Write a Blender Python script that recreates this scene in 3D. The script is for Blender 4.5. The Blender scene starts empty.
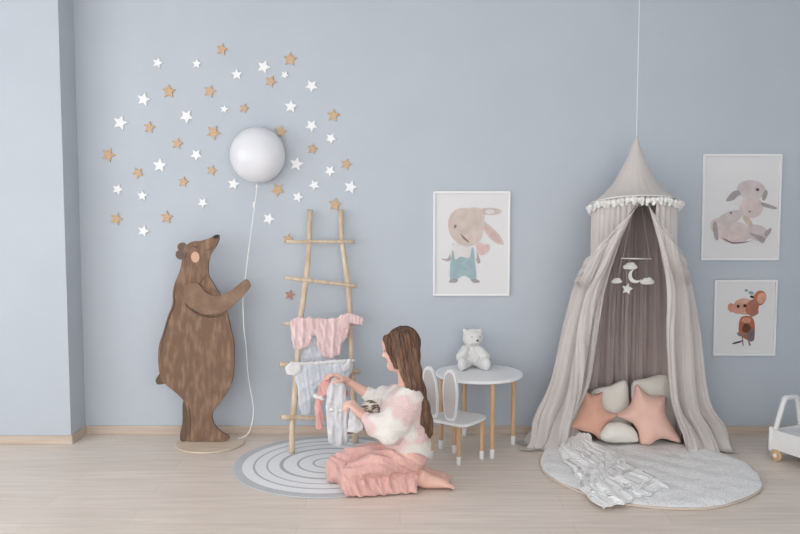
import bpy, bmesh, math, random
import numpy as np
from mathutils import Vector, Matrix, noise as mnoise
random.seed(7); rng = np.random.RandomState(7)
C = bpy.context.scene.collection
PI = math.pi
# ------------------------------------------------------------------ camera
F = 780.0; TH = math.radians(4.05); CH = 1.478
ct, st = math.cos(TH), math.sin(TH)
def ray(px, py):
    u = (px-400)/F; v = (267-py)/F
    return np.array([u, ct+v*st, -st+v*ct])
def Q(px, py, Y):                     # point at depth Y seen at that place of the picture
    d = ray(px, py); t = Y/d[1]
    return np.array([d[0]*t, Y, CH+d[2]*t])
def G(px, py, z=0.0):                 # point at height z
    d = ray(px, py); t = (z-CH)/d[2]
    return np.array([d[0]*t, d[1]*t, z])
cam = bpy.data.cameras.new('camera'); cam.lens = 36*F/800; cam.sensor_width = 36
co = bpy.data.objects.new('camera', cam); C.objects.link(co)
co.location = (0, 0, CH); co.rotation_euler = (PI/2-TH, 0, 0)
bpy.context.scene.camera = co
YW = 5.12                              # back wall
# ------------------------------------------------------------------ materials
def lin(c):
    r = []
    for x in c[:3]:
        x = x/255.0
        r.append(x/12.92 if x <= .04045 else ((x+.055)/1.055)**2.4)
    return (*r, 1)
def mat(name, col, rough=.6, col2=None, scale=8, stretch=(1,1,1), bump=0, bscale=60, bstretch=(1,1,1),
        metal=0, sheen=0, ramp=(.35,.65), detail=4, spec=.35, sub=0, trans=0, bdist=.01):
    m = bpy.data.materials.new(name); m.use_nodes = True
    N = m.node_tree.nodes; L = m.node_tree.links
    b = N['Principled BSDF']
    b.inputs['Base Color'].default_value = lin(col); b.inputs['Roughness'].default_value = rough
    b.inputs['Metallic'].default_value = metal; b.inputs['Specular IOR Level'].default_value = spec
    if sheen: b.inputs['Sheen Weight'].default_value = sheen
    if sub:
        b.inputs['Subsurface Weight'].default_value = sub; b.inputs['Subsurface Radius'].default_value = (.02,.008,.005)
        b.inputs['Subsurface Scale'].default_value = .5
    tc = N.new('ShaderNodeTexCoord')
    if col2:
        mp = N.new('ShaderNodeMapping'); mp.inputs['Scale'].default_value = stretch
        n = N.new('ShaderNodeTexNoise'); n.inputs['Scale'].default_value = scale; n.inputs['Detail'].default_value = detail
        r = N.new('ShaderNodeValToRGB')
        r.color_ramp.elements[0].position = ramp[0]; r.color_ramp.elements[0].color = lin(col)
        r.color_ramp.elements[1].position = ramp[1]; r.color_ramp.elements[1].color = lin(col2)
        L.new(tc.outputs['Object'], mp.inputs[0]); L.new(mp.outputs[0], n.inputs[0]); L.new(n.outputs[0], r.inputs[0])
        L.new(r.outputs[0], b.inputs['Base Color'])
    if bump:
        mp = N.new('ShaderNodeMapping'); mp.inputs['Scale'].default_value = bstretch
        n = N.new('ShaderNodeTexNoise'); n.inputs['Scale'].default_value = bscale; n.inputs['Detail'].default_value = 3
        bu = N.new('ShaderNodeBump'); bu.inputs['Strength'].default_value = bump; bu.inputs['Distance'].default_value = bdist
        L.new(tc.outputs['Object'], mp.inputs[0]); L.new(mp.outputs[0], n.inputs[0]); L.new(n.outputs[0], bu.inputs['Height'])
        L.new(bu.outputs[0], b.inputs['Normal'])
    if trans:
        o = N['Material Output']; t = N.new('ShaderNodeBsdfTransparent'); mx = N.new('ShaderNodeMixShader')
        mx.inputs[0].default_value = trans
        L.new(b.outputs[0], mx.inputs[1]); L.new(t.outputs[0], mx.inputs[2]); L.new(mx.outputs[0], o.inputs[0])
    return m
M = {}
M['wall'] = mat('wall_paint', (186,193,200), .85, (189,196,203), scale=2, bump=.05, bscale=200, spec=.2)
M['ceil'] = mat('ceiling_paint', (235,236,238), .9)
M['skirt'] = mat('skirting_oak', (206,190,174), .5, (192,174,158), scale=5, stretch=(.6,1,14))
M['white'] = mat('white_lacquer', (236,236,236), .35, spec=.5)
M['white_w'] = mat('white_painted_wood', (232,231,229), .5, (224,223,222), scale=6)
M['pine'] = mat('beech_leg', (214,180,146), .5, (198,162,126), scale=6, stretch=(9,9,.7))
M['raw'] = mat('peeled_branch', (220,202,180), .7, (198,174,148), scale=7, stretch=(5,5,1), bump=.4, bscale=30, bstretch=(2,2,.4))
M['ply'] = mat('plywood', (216,200,182), .6, (204,186,166), scale=4, stretch=(1,8,1))
M['startan'] = mat('wooden_star_tan', (208,178,146), .6, (194,160,126), scale=30, stretch=(1,1,5))
M['starwhite'] = mat('wooden_star_white', (240,240,240), .5)
M['starrust'] = mat('wooden_star_rust', (190,150,128), .6, (176,134,112), scale=30)
M['opal'] = mat('opal_globe', (226,227,230), .3, spec=.5, sub=.1)
M['string'] = mat('white_cord', (238,238,236), .7)
M['bear'] = mat('brown_paint', (120,94,76), .75, (168,140,116), scale=13, stretch=(2.6,1,.75), ramp=(.46,.9), detail=8, bump=.3, bscale=40, bstretch=(3,1,.6))
M['beararm'] = mat('brown_paint_arm', (130,104,86), .75, (162,136,112), scale=9, stretch=(1.2,1,1.2), ramp=(.45,.85), detail=8, bump=.3, bscale=40)
M['beardark'] = mat('dark_brown_paint', (98,78,66), .8, (112,90,76), scale=9, stretch=(3,1,.6))
M['ear'] = mat('ear_grey_paint', (104,92,88), .8)
M['peach'] = mat('peach_paint', (208,168,146), .8)
M['black'] = mat('black_paint', (30,30,34), .4)
M['canopy'] = mat('canopy_linen', (212,205,200), .85, (204,197,192), scale=3, bump=.25, bscale=160, sheen=.2, trans=.02)
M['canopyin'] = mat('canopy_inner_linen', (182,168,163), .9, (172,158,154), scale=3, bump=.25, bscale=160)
M['pom'] = mat('white_wool', (240,238,234), .95, bump=.6, bscale=120, sheen=.3)
M['coral'] = mat('coral_cotton', (238,196,180), .9, (232,188,172), scale=5, bump=.15, bscale=40, sheen=.3, bdist=.02)
M['salmon'] = mat('salmon_cotton', (230,178,156), .9, (224,170,148), scale=5, bump=.15, bscale=40, sheen=.3, bdist=.02)
M['cream'] = mat('cream_cotton', (238,234,224), .9, (232,227,216), scale=5, bump=.15, bscale=40, sheen=.3, bdist=.02)
M['muslin'] = mat('white_muslin', (251,250,248), .9, (247,246,243), scale=14, bump=.2, bscale=60, trans=.06, bdist=.02)
M['plush'] = mat('white_plush', (238,237,235), .95, (226,224,220), scale=20, bump=.8, bscale=140, sheen=.5)
M['paper'] = mat('print_paper', (224,223,222), .7)
M['babypink'] = mat('baby_pink_jersey', (238,212,210), .9, (232,200,198), scale=10, bump=.3, bscale=50, sheen=.3, bdist=.02)
M['rosejersey'] = mat('rose_jersey', (228,176,168), .9, (220,162,156), scale=14, bump=.3, bscale=50, sheen=.3, bdist=.02)
M['babywhite'] = mat('white_jersey', (228,232,238), .9, (216,222,230), scale=10, bump=.3, bscale=50, sheen=.3, bdist=.02)
M['babygrey'] = mat('light_grey_jersey', (222,222,224), .9, (208,209,212), scale=16, bump=.3, bscale=50, sheen=.3, bdist=.02)
M['skin'] = mat('skin', (232,192,176), .5, (226,180,164), scale=12, sub=.15)
M['lip'] = mat('lips', (206,130,124), .4)
M['hair'] = mat('brown_hair', (76,54,42), .42, (134,98,74), scale=9, stretch=(7,7,.55), ramp=(.35,.7), bump=.5, bscale=14, bstretch=(14,14,.5), spec=.4)
M['hair2'] = mat('brown_hair_strand', (92,66,50), .42, (158,120,92), scale=5, stretch=(8,8,.5), spec=.4)
M['trouser'] = mat('dusty_pink_crinkle', (226,182,172), .9, (218,170,161), scale=20, stretch=(3,3,1), bump=.5, bscale=36, bstretch=(3,3,.6), sheen=.2, bdist=.02)
M['cuffwhite'] = mat('white_rib', (236,234,232), .9)
M['dark'] = mat('dark_brown_cloth', (98,86,78), .8)  # plain dark brown for the hem of the grey skirt
# sweater: cream with soft pink blocks
def sweater_mat():
    m = mat('patchwork_knit', (238,232,226), .95, bump=.7, bscale=150, sheen=.3, bdist=.015)
    N = m.node_tree.nodes; L = m.node_tree.links; b = N['Principled BSDF']
    tc = N.new('ShaderNodeTexCoord')
    n = N.new('ShaderNodeTexNoise'); n.inputs['Scale'].default_value = 7.5; n.inputs['Detail'].default_value = 1
    r = N.new('ShaderNodeValToRGB'); e = r.color_ramp.elements
    e[0].position = .46; e[0].color = lin((240,234,226)); e[1].position = .55; e[1].color = lin((234,205,201))
    L.new(tc.outputs['Object'], n.inputs['Vector']); L.new(n.outputs[0], r.inputs[0]); L.new(r.outputs[0], b.inputs['Base Color'])
    return m
M['sweater'] = sweater_mat()
def floor_mat():
    m = bpy.data.materials.new('pale_oak_laminate'); m.use_nodes = True
    N = m.node_tree.nodes; L = m.node_tree.links; b = N['Principled BSDF']
    b.inputs['Roughness'].default_value = .38; b.inputs['Specular IOR Level'].default_value = .4
    tc = N.new('ShaderNodeTexCoord')
    br = N.new('ShaderNodeTexBrick'); br.inputs['Scale'].default_value = 1
    br.inputs['Brick Width'].default_value = 1.3; br.inputs['Row Height'].default_value = .19
    br.inputs['Mortar Size'].default_value = .0012; br.inputs['Mortar Smooth'].default_value = .3; br.offset = .37
    br.inputs['Color1'].default_value = lin((228,215,203)); br.inputs['Color2'].default_value = lin((222,209,196))
    br.inputs['Mortar'].default_value = lin((200,186,173))
    mp = N.new('ShaderNodeMapping'); mp.inputs['Scale'].default_value = (.7, 9, 1)
    n = N.new('ShaderNodeTexNoise'); n.inputs['Scale'].default_value = 3.2; n.inputs['Detail'].default_value = 7; n.inputs['Roughness'].default_value = .6
    r = N.new('ShaderNodeValToRGB'); r.color_ramp.elements[0].position = .3; r.color_ramp.elements[0].color = (.86,.86,.86,1)
    r.color_ramp.elements[1].position = .7; r.color_ramp.elements[1].color = (1.06,1.06,1.06,1)
    mx = N.new('ShaderNodeMix'); mx.data_type = 'RGBA'; mx.blend_type = 'MULTIPLY'; mx.inputs[0].default_value = 1
    L.new(tc.outputs['Object'], br.inputs['Vector']); L.new(tc.outputs['Object'], mp.inputs[0]); L.new(mp.outputs[0], n.inputs[0])
    L.new(n.outputs[0], r.inputs[0]); L.new(br.outputs['Color'], mx.inputs[6]); L.new(r.outputs[0], mx.inputs[7])
    L.new(mx.outputs[2], b.inputs['Base Color'])
    return m
M['floor'] = floor_mat()
def ring_rug_mat(R):
    m = mat('ringed_rug', (232,234,236), .95, bump=.5, bscale=120)
    N = m.node_tree.nodes; L = m.node_tree.links; b = N['Principled BSDF']
    tc = N.new('ShaderNodeTexCoord'); v = N.new('ShaderNodeVectorMath'); v.operation = 'LENGTH'
    mp = N.new('ShaderNodeMapping'); mp.inputs['Scale'].default_value = (1/R, 1/R, 0)
    r = N.new('ShaderNodeValToRGB'); r.color_ramp.interpolation = 'CONSTANT'
    w, g, g2 = (238,240,241), (186,188,191), (196,198,200)
    stops = [(0,w),(.145,g),(.17,w),(.305,g),(.335,w),(.475,g),(.515,w),(.63,g),(.652,w),(.765,g),(.787,w),(.895,g2)]
    e = r.color_ramp.elements; e[0].position = 0; e[0].color = lin(w); e[1].position = stops[1][0]; e[1].color = lin(g)
    for p, c in stops[2:]:
        k = e.new(p); k.color = lin(c)
    L.new(tc.outputs['Object'], mp.inputs[0]); L.new(mp.outputs[0], v.inputs[0]); L.new(v.outputs['Value'], r.inputs[0])
    L.new(r.outputs[0], b.inputs['Base Color'])
    return m
def dotted_mat():
    m = mat('speckled_quilt', (238,237,236), .95, bump=.5, bscale=10, bdist=.03)
    N = m.node_tree.nodes; L = m.node_tree.links; b = N['Principled BSDF']
    tc = N.new('ShaderNodeTexCoord'); v = N.new('ShaderNodeTexVoronoi'); v.inputs['Scale'].default_value = 62; v.inputs['Randomness'].default_value = 1
    r = N.new('ShaderNodeValToRGB'); r.color_ramp.interpolation = 'LINEAR'
    e = r.color_ramp.elements; e[0].position = .17; e[0].color = (1,1,1,1); e[1].position = .26; e[1].color = (0,0,0,1)
    r2 = N.new('ShaderNodeValToRGB'); r2.color_ramp.interpolation = 'CONSTANT'
    e = r2.color_ramp.elements; e[0].position = 0; e[0].color = lin((196,202,208)); e[1].position = .35; e[1].color = lin((214,196,186))
    k = e.new(.55); k.color = lin((176,182,190)); k = e.new(.75); k.color = lin((206,208,210))
    sp = N.new('ShaderNodeSeparateColor'); mx = N.new('ShaderNodeMix'); mx.data_type = 'RGBA'
    mx.inputs[6].default_value = lin((239,238,236))
    L.new(tc.outputs['Object'], v.inputs['Vector']); L.new(v.outputs['Distance'], r.inputs[0]); L.new(v.outputs['Color'], sp.inputs[0])
    L.new(sp.outputs[0], r2.inputs[0]); L.new(r.outputs[0], mx.inputs[0]); L.new(r2.outputs[0], mx.inputs[7]); L.new(mx.outputs[2], b.inputs['Base Color'])
    return m
M['dotted'] = dotted_mat()
# ------------------------------------------------------------------ object helpers
def loc_of(o): return np.array(o.matrix_world.translation) if o else np.zeros(3)
BASE = {}
def tag(o, label=None, cat=None, group=None, kind=None):
    if label: o['label'] = label
    if cat: o['category'] = cat
    if group: o['group'] = group
    if kind: o['kind'] = kind
    return o
def thing(name, label, cat, loc, group=None):
    o = bpy.data.objects.new(name, None); C.objects.link(o); o.empty_display_size = .05
    o.location = tuple(loc); BASE[o.name] = np.array(loc, float)
    return tag(o, label, cat, group)
def link_mesh(name, me, mats, parent=None, base=None, smooth=True):
    o = bpy.data.objects.new(name, me); C.objects.link(o)
    for m in (mats if isinstance(mats, (list, tuple)) else [mats]): me.materials.append(m)
    if smooth:
        me.polygons.foreach_set('use_smooth', [True]*len(me.polygons))
    if parent: o.parent = parent; BASE[o.name] = BASE[parent.name] if base is None else base
    else:
        o.location = tuple(base) if base is not None else (0,0,0); BASE[o.name] = np.array(o.location)
    return o
def npmesh(V, Fq, mi=None):
    me = bpy.data.meshes.new('m'); V = np.asarray(V, np.float32); Fq = np.asarray(Fq, np.int32)
    n = Fq.shape[1]
    me.vertices.add(len(V)); me.vertices.foreach_set('co', V.ravel())
    me.loops.add(Fq.size); me.loops.foreach_set('vertex_index', Fq.ravel())
    me.polygons.add(len(Fq)); me.polygons.foreach_set('loop_start', np.arange(0, Fq.size, n, dtype=np.int32))
    me.polygons.foreach_set('loop_total', np.full(len(Fq), n, np.int32))
    if mi is not None: me.polygons.foreach_set('material_index', np.asarray(mi, np.int32))
    me.update(calc_edges=True); me.validate(); return me
class MB:
    def __init__(s): s.v = []; s.f = []; s.m = []
    def add(s, V, Fs, mi=0, T=None):
        V = np.asarray(V, float)
        if T is not None: V = V @ np.asarray(T)[:3,:3].T + np.asarray(T)[:3,3]
        b = len(s.v); s.v += [tuple(p) for p in V]
        for f in Fs: s.f.append(tuple(b+i for i in f)); s.m.append(mi)
        return s
    def box(s, a, b, mi=0, T=None):
        (x0,y0,z0),(x1,y1,z1) = a, b
        V = [(x0,y0,z0),(x1,y0,z0),(x1,y1,z0),(x0,y1,z0),(x0,y0,z1),(x1,y0,z1),(x1,y1,z1),(x0,y1,z1)]
        return s.add(V, [(0,3,2,1),(4,5,6,7),(0,1,5,4),(1,2,6,5),(2,3,7,6),(3,0,4,7)], mi, T)
    def tube(s, P, R, n=12, mi=0, T=None, cap=True, flat=1.0):
        P = [np.asarray(p, float) for p in P]
        if not hasattr(R, '__len__'): R = [R]*len(P)
        V = []; up = None
        for i, p in enumerate(P):
            t = P[min(i+1, len(P)-1)]-P[max(i-1, 0)]; t = t/(np.linalg.norm(t)+1e-12)
            if up is None:
                up = np.array([0,0,1.]) if abs(t[2]) < .9 else np.array([0,1.,0])
            a = up - t*np.dot(up, t); a /= np.linalg.norm(a)+1e-12; b = np.cross(t, a); up = a
            for k in range(n):
                q = 2*PI*k/n; V.append(p+R[i]*(math.cos(q)*a+flat*math.sin(q)*b))
        Fs = []
        for i in range(len(P)-1):
            for k in range(n):
                k2 = (k+1) % n; Fs.append((i*n+k, i*n+k2, (i+1)*n+k2, (i+1)*n+k))
        if cap:
            Fs.append(tuple(range(n-1, -1, -1))); Fs.append(tuple((len(P)-1)*n+k for k in range(n)))
        return s.add(V, Fs, mi, T)
    def lathe(s, prof, n=48, mi=0, T=None, wob=None):   # prof (r,z)
        V = []; Fs = []
        for i, (r, z) in enumerate(prof):
            for k in range(n):
                q = 2*PI*k/n; rr = r*(wob(q, i) if wob else 1); V.append((rr*math.cos(q), rr*math.sin(q), z))
        for i in range(len(prof)-1):
            for k in range(n):
                k2 = (k+1) % n; Fs.append((i*n+k, i*n+k2, (i+1)*n+k2, (i+1)*n+k))
        if prof[0][0] > 1e-6: Fs.append(tuple(range(n-1, -1, -1)))
        if prof[-1][0] > 1e-6: Fs.append(tuple((len(prof)-1)*n+k for k in range(n)))
        return s.add(V, Fs, mi, T)
    def ball(s, c, r, n=12, mi=0, T=None):
        r = r if hasattr(r, '__len__') else (r, r, r); V = []; Fs = []
        m = n//2+1
        for i in range(m+1):
            a = PI*i/m-PI/2
            for k in range(n):
                q = 2*PI*k/n; V.append((c[0]+r[0]*math.cos(a)*math.cos(q), c[1]+r[1]*math.cos(a)*math.sin(q), c[2]+r[2]*math.sin(a)))
        for i in range(m):
            for k in range(n):
                k2 = (k+1) % n; Fs.append((i*n+k, i*n+k2, (i+1)*n+k2, (i+1)*n+k))
        return s.add(V, Fs, mi, T)
    def prism(s, poly, y0, y1, mi=0, T=None):           # poly (x,z)
        n = len(poly); V = [(x, y0, z) for x, z in poly]+[(x, y1, z) for x, z in poly]
        Fs = [tuple(range(n)), tuple(range(2*n-1, n-1, -1))]
        for i in range(n):
            j = (i+1) % n; Fs.append((i, n+i, n+j, j))
        return s.add(V, Fs, mi, T)
    def grid(s, P, mi=0):                               # P array nu,nv,3
        nu, nv = P.shape[:2]; b = [(i*nv+j, (i+1)*nv+j, (i+1)*nv+j+1, i*nv+j+1) for i in range(nu-1) for j in range(nv-1)]
        return s.add(P.reshape(-1, 3), b, mi)
    def build(s, name, mats, parent=None, base=None, smooth=False, bevel=0, solid=0, auto=False):
        if parent is not None: base = BASE[parent.name] if parent.name in BASE else np.zeros(3)
        if base is None:
            V = np.array(s.v); base = np.array([(V[:,0].min()+V[:,0].max())/2, (V[:,1].min()+V[:,1].max())/2, V[:,2].min()])
        me = bpy.data.meshes.new(name); V = np.array(s.v)-base
        me.from_pydata([tuple(v) for v in V], [], s.f)
        bm = bmesh.new(); bm.from_mesh(me)
        for f, m_ in zip(bm.faces, s.m): f.material_index = m_
        bmesh.ops.remove_doubles(bm, verts=bm.verts, dist=1e-6)
        big = [f for f in bm.faces if len(f.verts) > 8]
        if big: bmesh.ops.triangulate(bm, faces=big)
        if not solid: bmesh.ops.recalc_face_normals(bm, faces=bm.faces)
        bm.to_mesh(me); bm.free()
        o = link_mesh(name, me, mats, parent, base, smooth or auto)
        if auto:
            me.set_sharp_from_angle(angle=math.radians(40))
        if solid:
            md = o.modifiers.new('s', 'SOLIDIFY'); md.thickness = solid; md.offset = 0
        if bevel:
            md = o.modifiers.new('b', 'BEVEL'); md.width = bevel; md.segments = 3; md.limit_method = 'ANGLE'
        return o
def xf(loc=(0,0,0), rz=0, rx=0, ry=0):
    return np.array(Matrix.Translation(loc) @ Matrix.Rotation(rz, 4, 'Z') @ Matrix.Rotation(ry, 4, 'Y') @ Matrix.Rotation(rx, 4, 'X'))
def spline(pts, n=6, closed=True):
    P = [np.asarray(p, float) for p in pts]; N = len(P); out = []
    for i in range(N if closed else N-1):
        if closed: p0, p1, p2, p3 = P[i-1], P[i], P[(i+1) % N], P[(i+2) % N]
        else: p0, p1, p2, p3 = P[max(i-1,0)], P[i], P[i+1], P[min(i+2, N-1)]
        for k in range(n):
            t = k/n
            out.append(.5*((2*p1)+(-p0+p2)*t+(2*p0-5*p1+4*p2-p3)*t*t+(-p0+3*p1-3*p2+p3)*t**3))
    if not closed: out.append(P[-1])
    return out
# ------------------------------------------------------------------ implicit surfaces
def snets(Fv, org, h):
    s = Fv < 0; nx, ny, nz = Fv.shape
    cn = np.zeros((nx-1, ny-1, nz-1), np.int8)
    for a in (0,1):
        for b in (0,1):
            for c in (0,1): cn += s[a:nx-1+a, b:ny-1+b, c:nz-1+c]
    act = np.argwhere((cn > 0) & (cn < 8)); idx = -np.ones(cn.shape, np.int32); idx[tuple(act.T)] = np.arange(len(act))
    acc = np.zeros((len(act), 3)); num = np.zeros(len(act))
    for ax in range(3):
        o1 = [k for k in range(3) if k != ax]
        for a in (0,1):
            for b in (0,1):
                p = act.copy(); p[:, o1[0]] += a; p[:, o1[1]] += b; q = p.copy(); q[:, ax] += 1
                f0 = Fv[tuple(p.T)]; f1 = Fv[tuple(q.T)]; c = (f0 < 0) != (f1 < 0)
                t = np.where(c, f0/np.where(c, f0-f1, 1), 0)
                pos = p.astype(float); pos[:, ax] += t; acc += pos*c[:, None]; num += c
    V = acc/num[:, None]*h+org; quads = []
    for ax in range(3):
        o1, o2 = (ax+1) % 3, (ax+2) % 3
        sl0 = [slice(None)]*3; sl1 = [slice(None)]*3; sl0[ax] = slice(0, -1); sl1[ax] = slice(1, None)
        ch = s[tuple(sl0)] != s[tuple(sl1)]; e = np.argwhere(ch)
        e = e[(e[:, o1] > 0) & (e[:, o2] > 0) & (e[:, o1] < Fv.shape[o1]-1) & (e[:, o2] < Fv.shape[o2]-1)]
        def cell(d1, d2):
            c = e.copy(); c[:, o1] += d1; c[:, o2] += d2; return idx[tuple(c.T)]
        q = np.stack([cell(-1,-1), cell(0,-1), cell(0,0), cell(-1,0)], 1)
        inside = s[tuple(e.T)]; q[~inside] = q[~inside][:, ::-1]; quads.append(q)
    q = np.concatenate(quads); q = q[(q >= 0).all(1)]
    return V, q
class Field:
    def __init__(s, lo, hi, h):
        s.lo = np.array(lo, float); s.h = h; s.n = np.ceil((np.array(hi)-s.lo)/h).astype(int)+1
        s.F = np.full(s.n, 1.0, np.float32)
    def sub(s, lo, hi):
        a = np.clip(np.floor((np.array(lo)-s.lo)/s.h).astype(int), 0, s.n-1); b = np.clip(np.ceil((np.array(hi)-s.lo)/s.h).astype(int)+1, 1, s.n)
        g = [s.lo[i]+np.arange(a[i], b[i])*s.h for i in range(3)]
        return tuple(slice(a[i], b[i]) for i in range(3)), np.stack(np.meshgrid(*g, indexing='ij'), -1)
    def comb(s, sl, d, k, neg=False):
        A = s.F[sl]
        if neg: d = -d; hh = np.maximum(k-np.abs(A-d), 0)/k; s.F[sl] = np.maximum(A, d)+hh*hh*k/4
        else: hh = np.maximum(k-np.abs(A-d), 0)/k; s.F[sl] = np.minimum(A, d)-hh*hh*k/4
    def cone(s, a, b, ra, rb=None, k=.02, neg=False):
        rb = ra if rb is None else rb; a = np.array(a, float); b = np.array(b, float); m = max(ra, rb)+k+3*s.h
        sl, P = s.sub(np.minimum(a, b)-m, np.maximum(a, b)+m)
        if 0 in P.shape: return s
        ab = b-a; t = np.clip(((P-a)@ab)/(ab@ab+1e-12), 0, 1)
        d = np.linalg.norm(P-(a+t[..., None]*ab), axis=-1)-(ra+(rb-ra)*t); s.comb(sl, d, k, neg); return s
    def ell(s, c, r, R=None, k=.02, neg=False):
        c = np.array(c, float); r = np.array(r, float); m = r.max()+k+3*s.h; sl, P = s.sub(c-m, c+m)
        if 0 in P.shape: return s
        q = P-c
        if R is not None: q = q @ np.asarray(R)          # columns of R = axes
        k0 = np.linalg.norm(q/r, axis=-1); k1 = np.linalg.norm(q/(r*r), axis=-1)+1e-9
        s.comb(sl, k0*(k0-1)/k1, k, neg); return s
    def mesh(s): return snets(s.F, s.lo, s.h)
def smoothV(V, q, it=2, lam=.5):
    n = len(V); e = np.concatenate([q[:, [0,1]], q[:, [1,2]], q[:, [2,3]], q[:, [3,0]]])
    deg = np.bincount(e.ravel(), minlength=n).astype(float)
    for _ in range(it):
        S = np.zeros_like(V)
        for k in range(3): S[:, k] = np.bincount(e[:, 0], V[e[:, 1], k], n)+np.bincount(e[:, 1], V[e[:, 0], k], n)
        V = V+lam*(S/np.maximum(deg, 1)[:, None]-V)
    return V
def normals(V, q):
    nf = np.cross(V[q[:, 2]]-V[q[:, 0]], V[q[:, 3]]-V[q[:, 1]]); N = np.zeros_like(V)
    for c in range(4):
        for k in range(3): N[:, k] += np.bincount(q[:, c], nf[:, k], len(V))
    return N/(np.linalg.norm(N, axis=1)[:, None]+1e-12)
def waves(V, seed, freqs, amps, axis=None):
    r = np.random.RandomState(seed); out = np.zeros(len(V)); W = V.copy()
    W = W+.03*np.sin(V[:, [1,2,0]]*9+r.rand(3)*6)
    for f, a in zip(freqs, amps):
        for _ in range(3):
            d = r.randn(3)
            if axis is not None: d = d-np.array(axis)*np.dot(d, axis)*.85
            d /= np.linalg.norm(d); out += a/3*(1-2*np.abs(np.sin(W@d*f+r.rand()*6)))
    return out
def nets_obj(name, V, q, mats, parent=None, mi=None):
    base = BASE[parent.name] if parent else np.array([V[:,0].mean(), V[:,1].mean(), V[:,2].min()])
    me = npmesh(V-base, q, mi); return link_mesh(name, me, mats, parent, base)
def poly_sd(P, X, Z):
    P = np.array(P); d = np.full(X.shape, 1e9); ins = np.zeros(X.shape, bool)
    for i in range(len(P)):
        a = P[i]; b = P[(i+1) % len(P)]; e = b-a; L2 = e@e+1e-15
        t = np.clip(((X-a[0])*e[0]+(Z-a[1])*e[1])/L2, 0, 1)
        d = np.minimum(d, np.hypot(X-a[0]-t*e[0], Z-a[1]-t*e[1]))
        c = ((a[1] <= Z) != (b[1] <= Z)); xi = a[0]+(Z-a[1])/(e[1] if abs(e[1]) > 1e-12 else 1e-12)*e[0]; ins ^= c & (X < xi)
    return np.where(ins, -d, d)
def puff(name, polypx, Y0, T, D, mats, parent=None, lean=0, h=.004, wr=(0,0,0), mid=None, axis=None, rnd=6, seed=1, zref=None, yaw=0):
    """a stuffed or draped solid with the drawn outline, standing at depth Y0, half thickness T"""
    P = [Q(x, y, Y0) for x, y in polypx]; P = [(p[0], p[2]) for p in P]
    if rnd: P = [tuple(p) for p in spline(P, rnd)]
    A = np.array(P); lo = A.min(0)-3*h; hi = A.max(0)+3*h
    z0 = A[:, 1].min() if zref is None else zref; x0 = A[:,0].mean()
    xs = np.arange(lo[0], hi[0], h); zs = np.arange(lo[1], hi[1], h); X, Z = np.meshgrid(xs, zs, indexing='ij')
    sd = poly_sd(P, X, Z); dd = np.clip(-sd/D, 0, 1); th = T*np.sqrt(np.clip(1-(1-dd)**2, 0, 1))
    ext = T+2*h+.001; ys = np.arange(-ext, ext+h, h)
    Fv = np.abs(ys)[None, :, None]-th[:, None, :]
    Fv = np.where(sd[:, None, :] > 0, np.maximum(Fv, 0)+sd[:, None, :], np.maximum(Fv, sd[:, None, :]))
    V, q = snets(Fv.astype(np.float32), np.array([lo[0], -ext, lo[1]]), h); V = smoothV(V, q, 3)
    if wr[0]:
        N = normals(V, q); V = V+N*waves(V, seed, (wr[1], wr[1]*2.1), (wr[0], wr[0]*.5), axis)[:, None]
    if mid: V[:, 1] += mid(V[:, 0], V[:, 2])
    V[:, 1] += Y0+math.tan(lean)*(V[:, 2]-z0)+math.tan(yaw)*(V[:,0]-x0)
    return nets_obj(name, V, q, mats, parent)

# ================================================================== SETTING
def struct(o): o['kind'] = 'structure'; return o
XP = -2.10; YP = 4.89; XR = 2.66; ZC = 3.1; XL = -4.8; Y0 = -.6
struct(MB().box((XL-.1, Y0, -.1), (XR+.1, YW+.1, 0)).build('floor', M['floor'], base=np.zeros(3)))
struct(MB().box((XL-.1, Y0, ZC), (XR+.1, YW+.1, ZC+.1)).build('ceiling', M['ceil']))
struct(MB().box((XP, YW, 0), (XR+.1, YW+.1, ZC)).build('wall_back', M['wall']))
struct(MB().box((XL-.1, YP, 0), (XP, YW+.1, ZC)).build('wall_pier', M['wall']))
struct(MB().box((XR, Y0, 0), (XR+.1, YW, ZC)).build('wall_right', M['wall']))
# side wall on the left with a tall window opening, all outside the picture
w = MB(); WY0, WY1, WZ0, WZ1 = .3, 3.3, .5, 2.7
w.box((XL-.1, Y0, 0), (XL, WY0, ZC)).box((XL-.1, WY1, 0), (XL, YP, ZC)).box((XL-.1, WY0, 0), (XL, WY1, WZ0)).box((XL-.1, WY0, WZ1), (XL, WY1, ZC))
struct(w.build('wall_left', M['wall']))
w = MB()
for y in (WY0, WY0+1, WY0+2, WY1-.05): w.box((XL-.08, y, WZ0), (XL-.03, y+.05, WZ1))
w.box((XL-.08, WY0, WZ0), (XL-.03, WY1, WZ0+.05)).box((XL-.08, WY0, WZ1-.05), (XL-.03, WY1, WZ1))
struct(w.build('window_1', M['white_w']))
bh = .055
struct(MB().box((XP, YW-.014, 0), (XR, YW, bh)).build('baseboard_back', M['skirt'], bevel=.003))
struct(MB().box((XL, YP-.014, 0), (XP+.014, YP, bh)).box((XP, YP, 0), (XP+.014, YW-.014, bh)).build('baseboard_left', M['skirt'], bevel=.003))
struct(MB().box((XR-.014, Y0, 0), (XR, YW-.014, bh)).build('baseboard_right', M['skirt'], bevel=.003))

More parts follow.
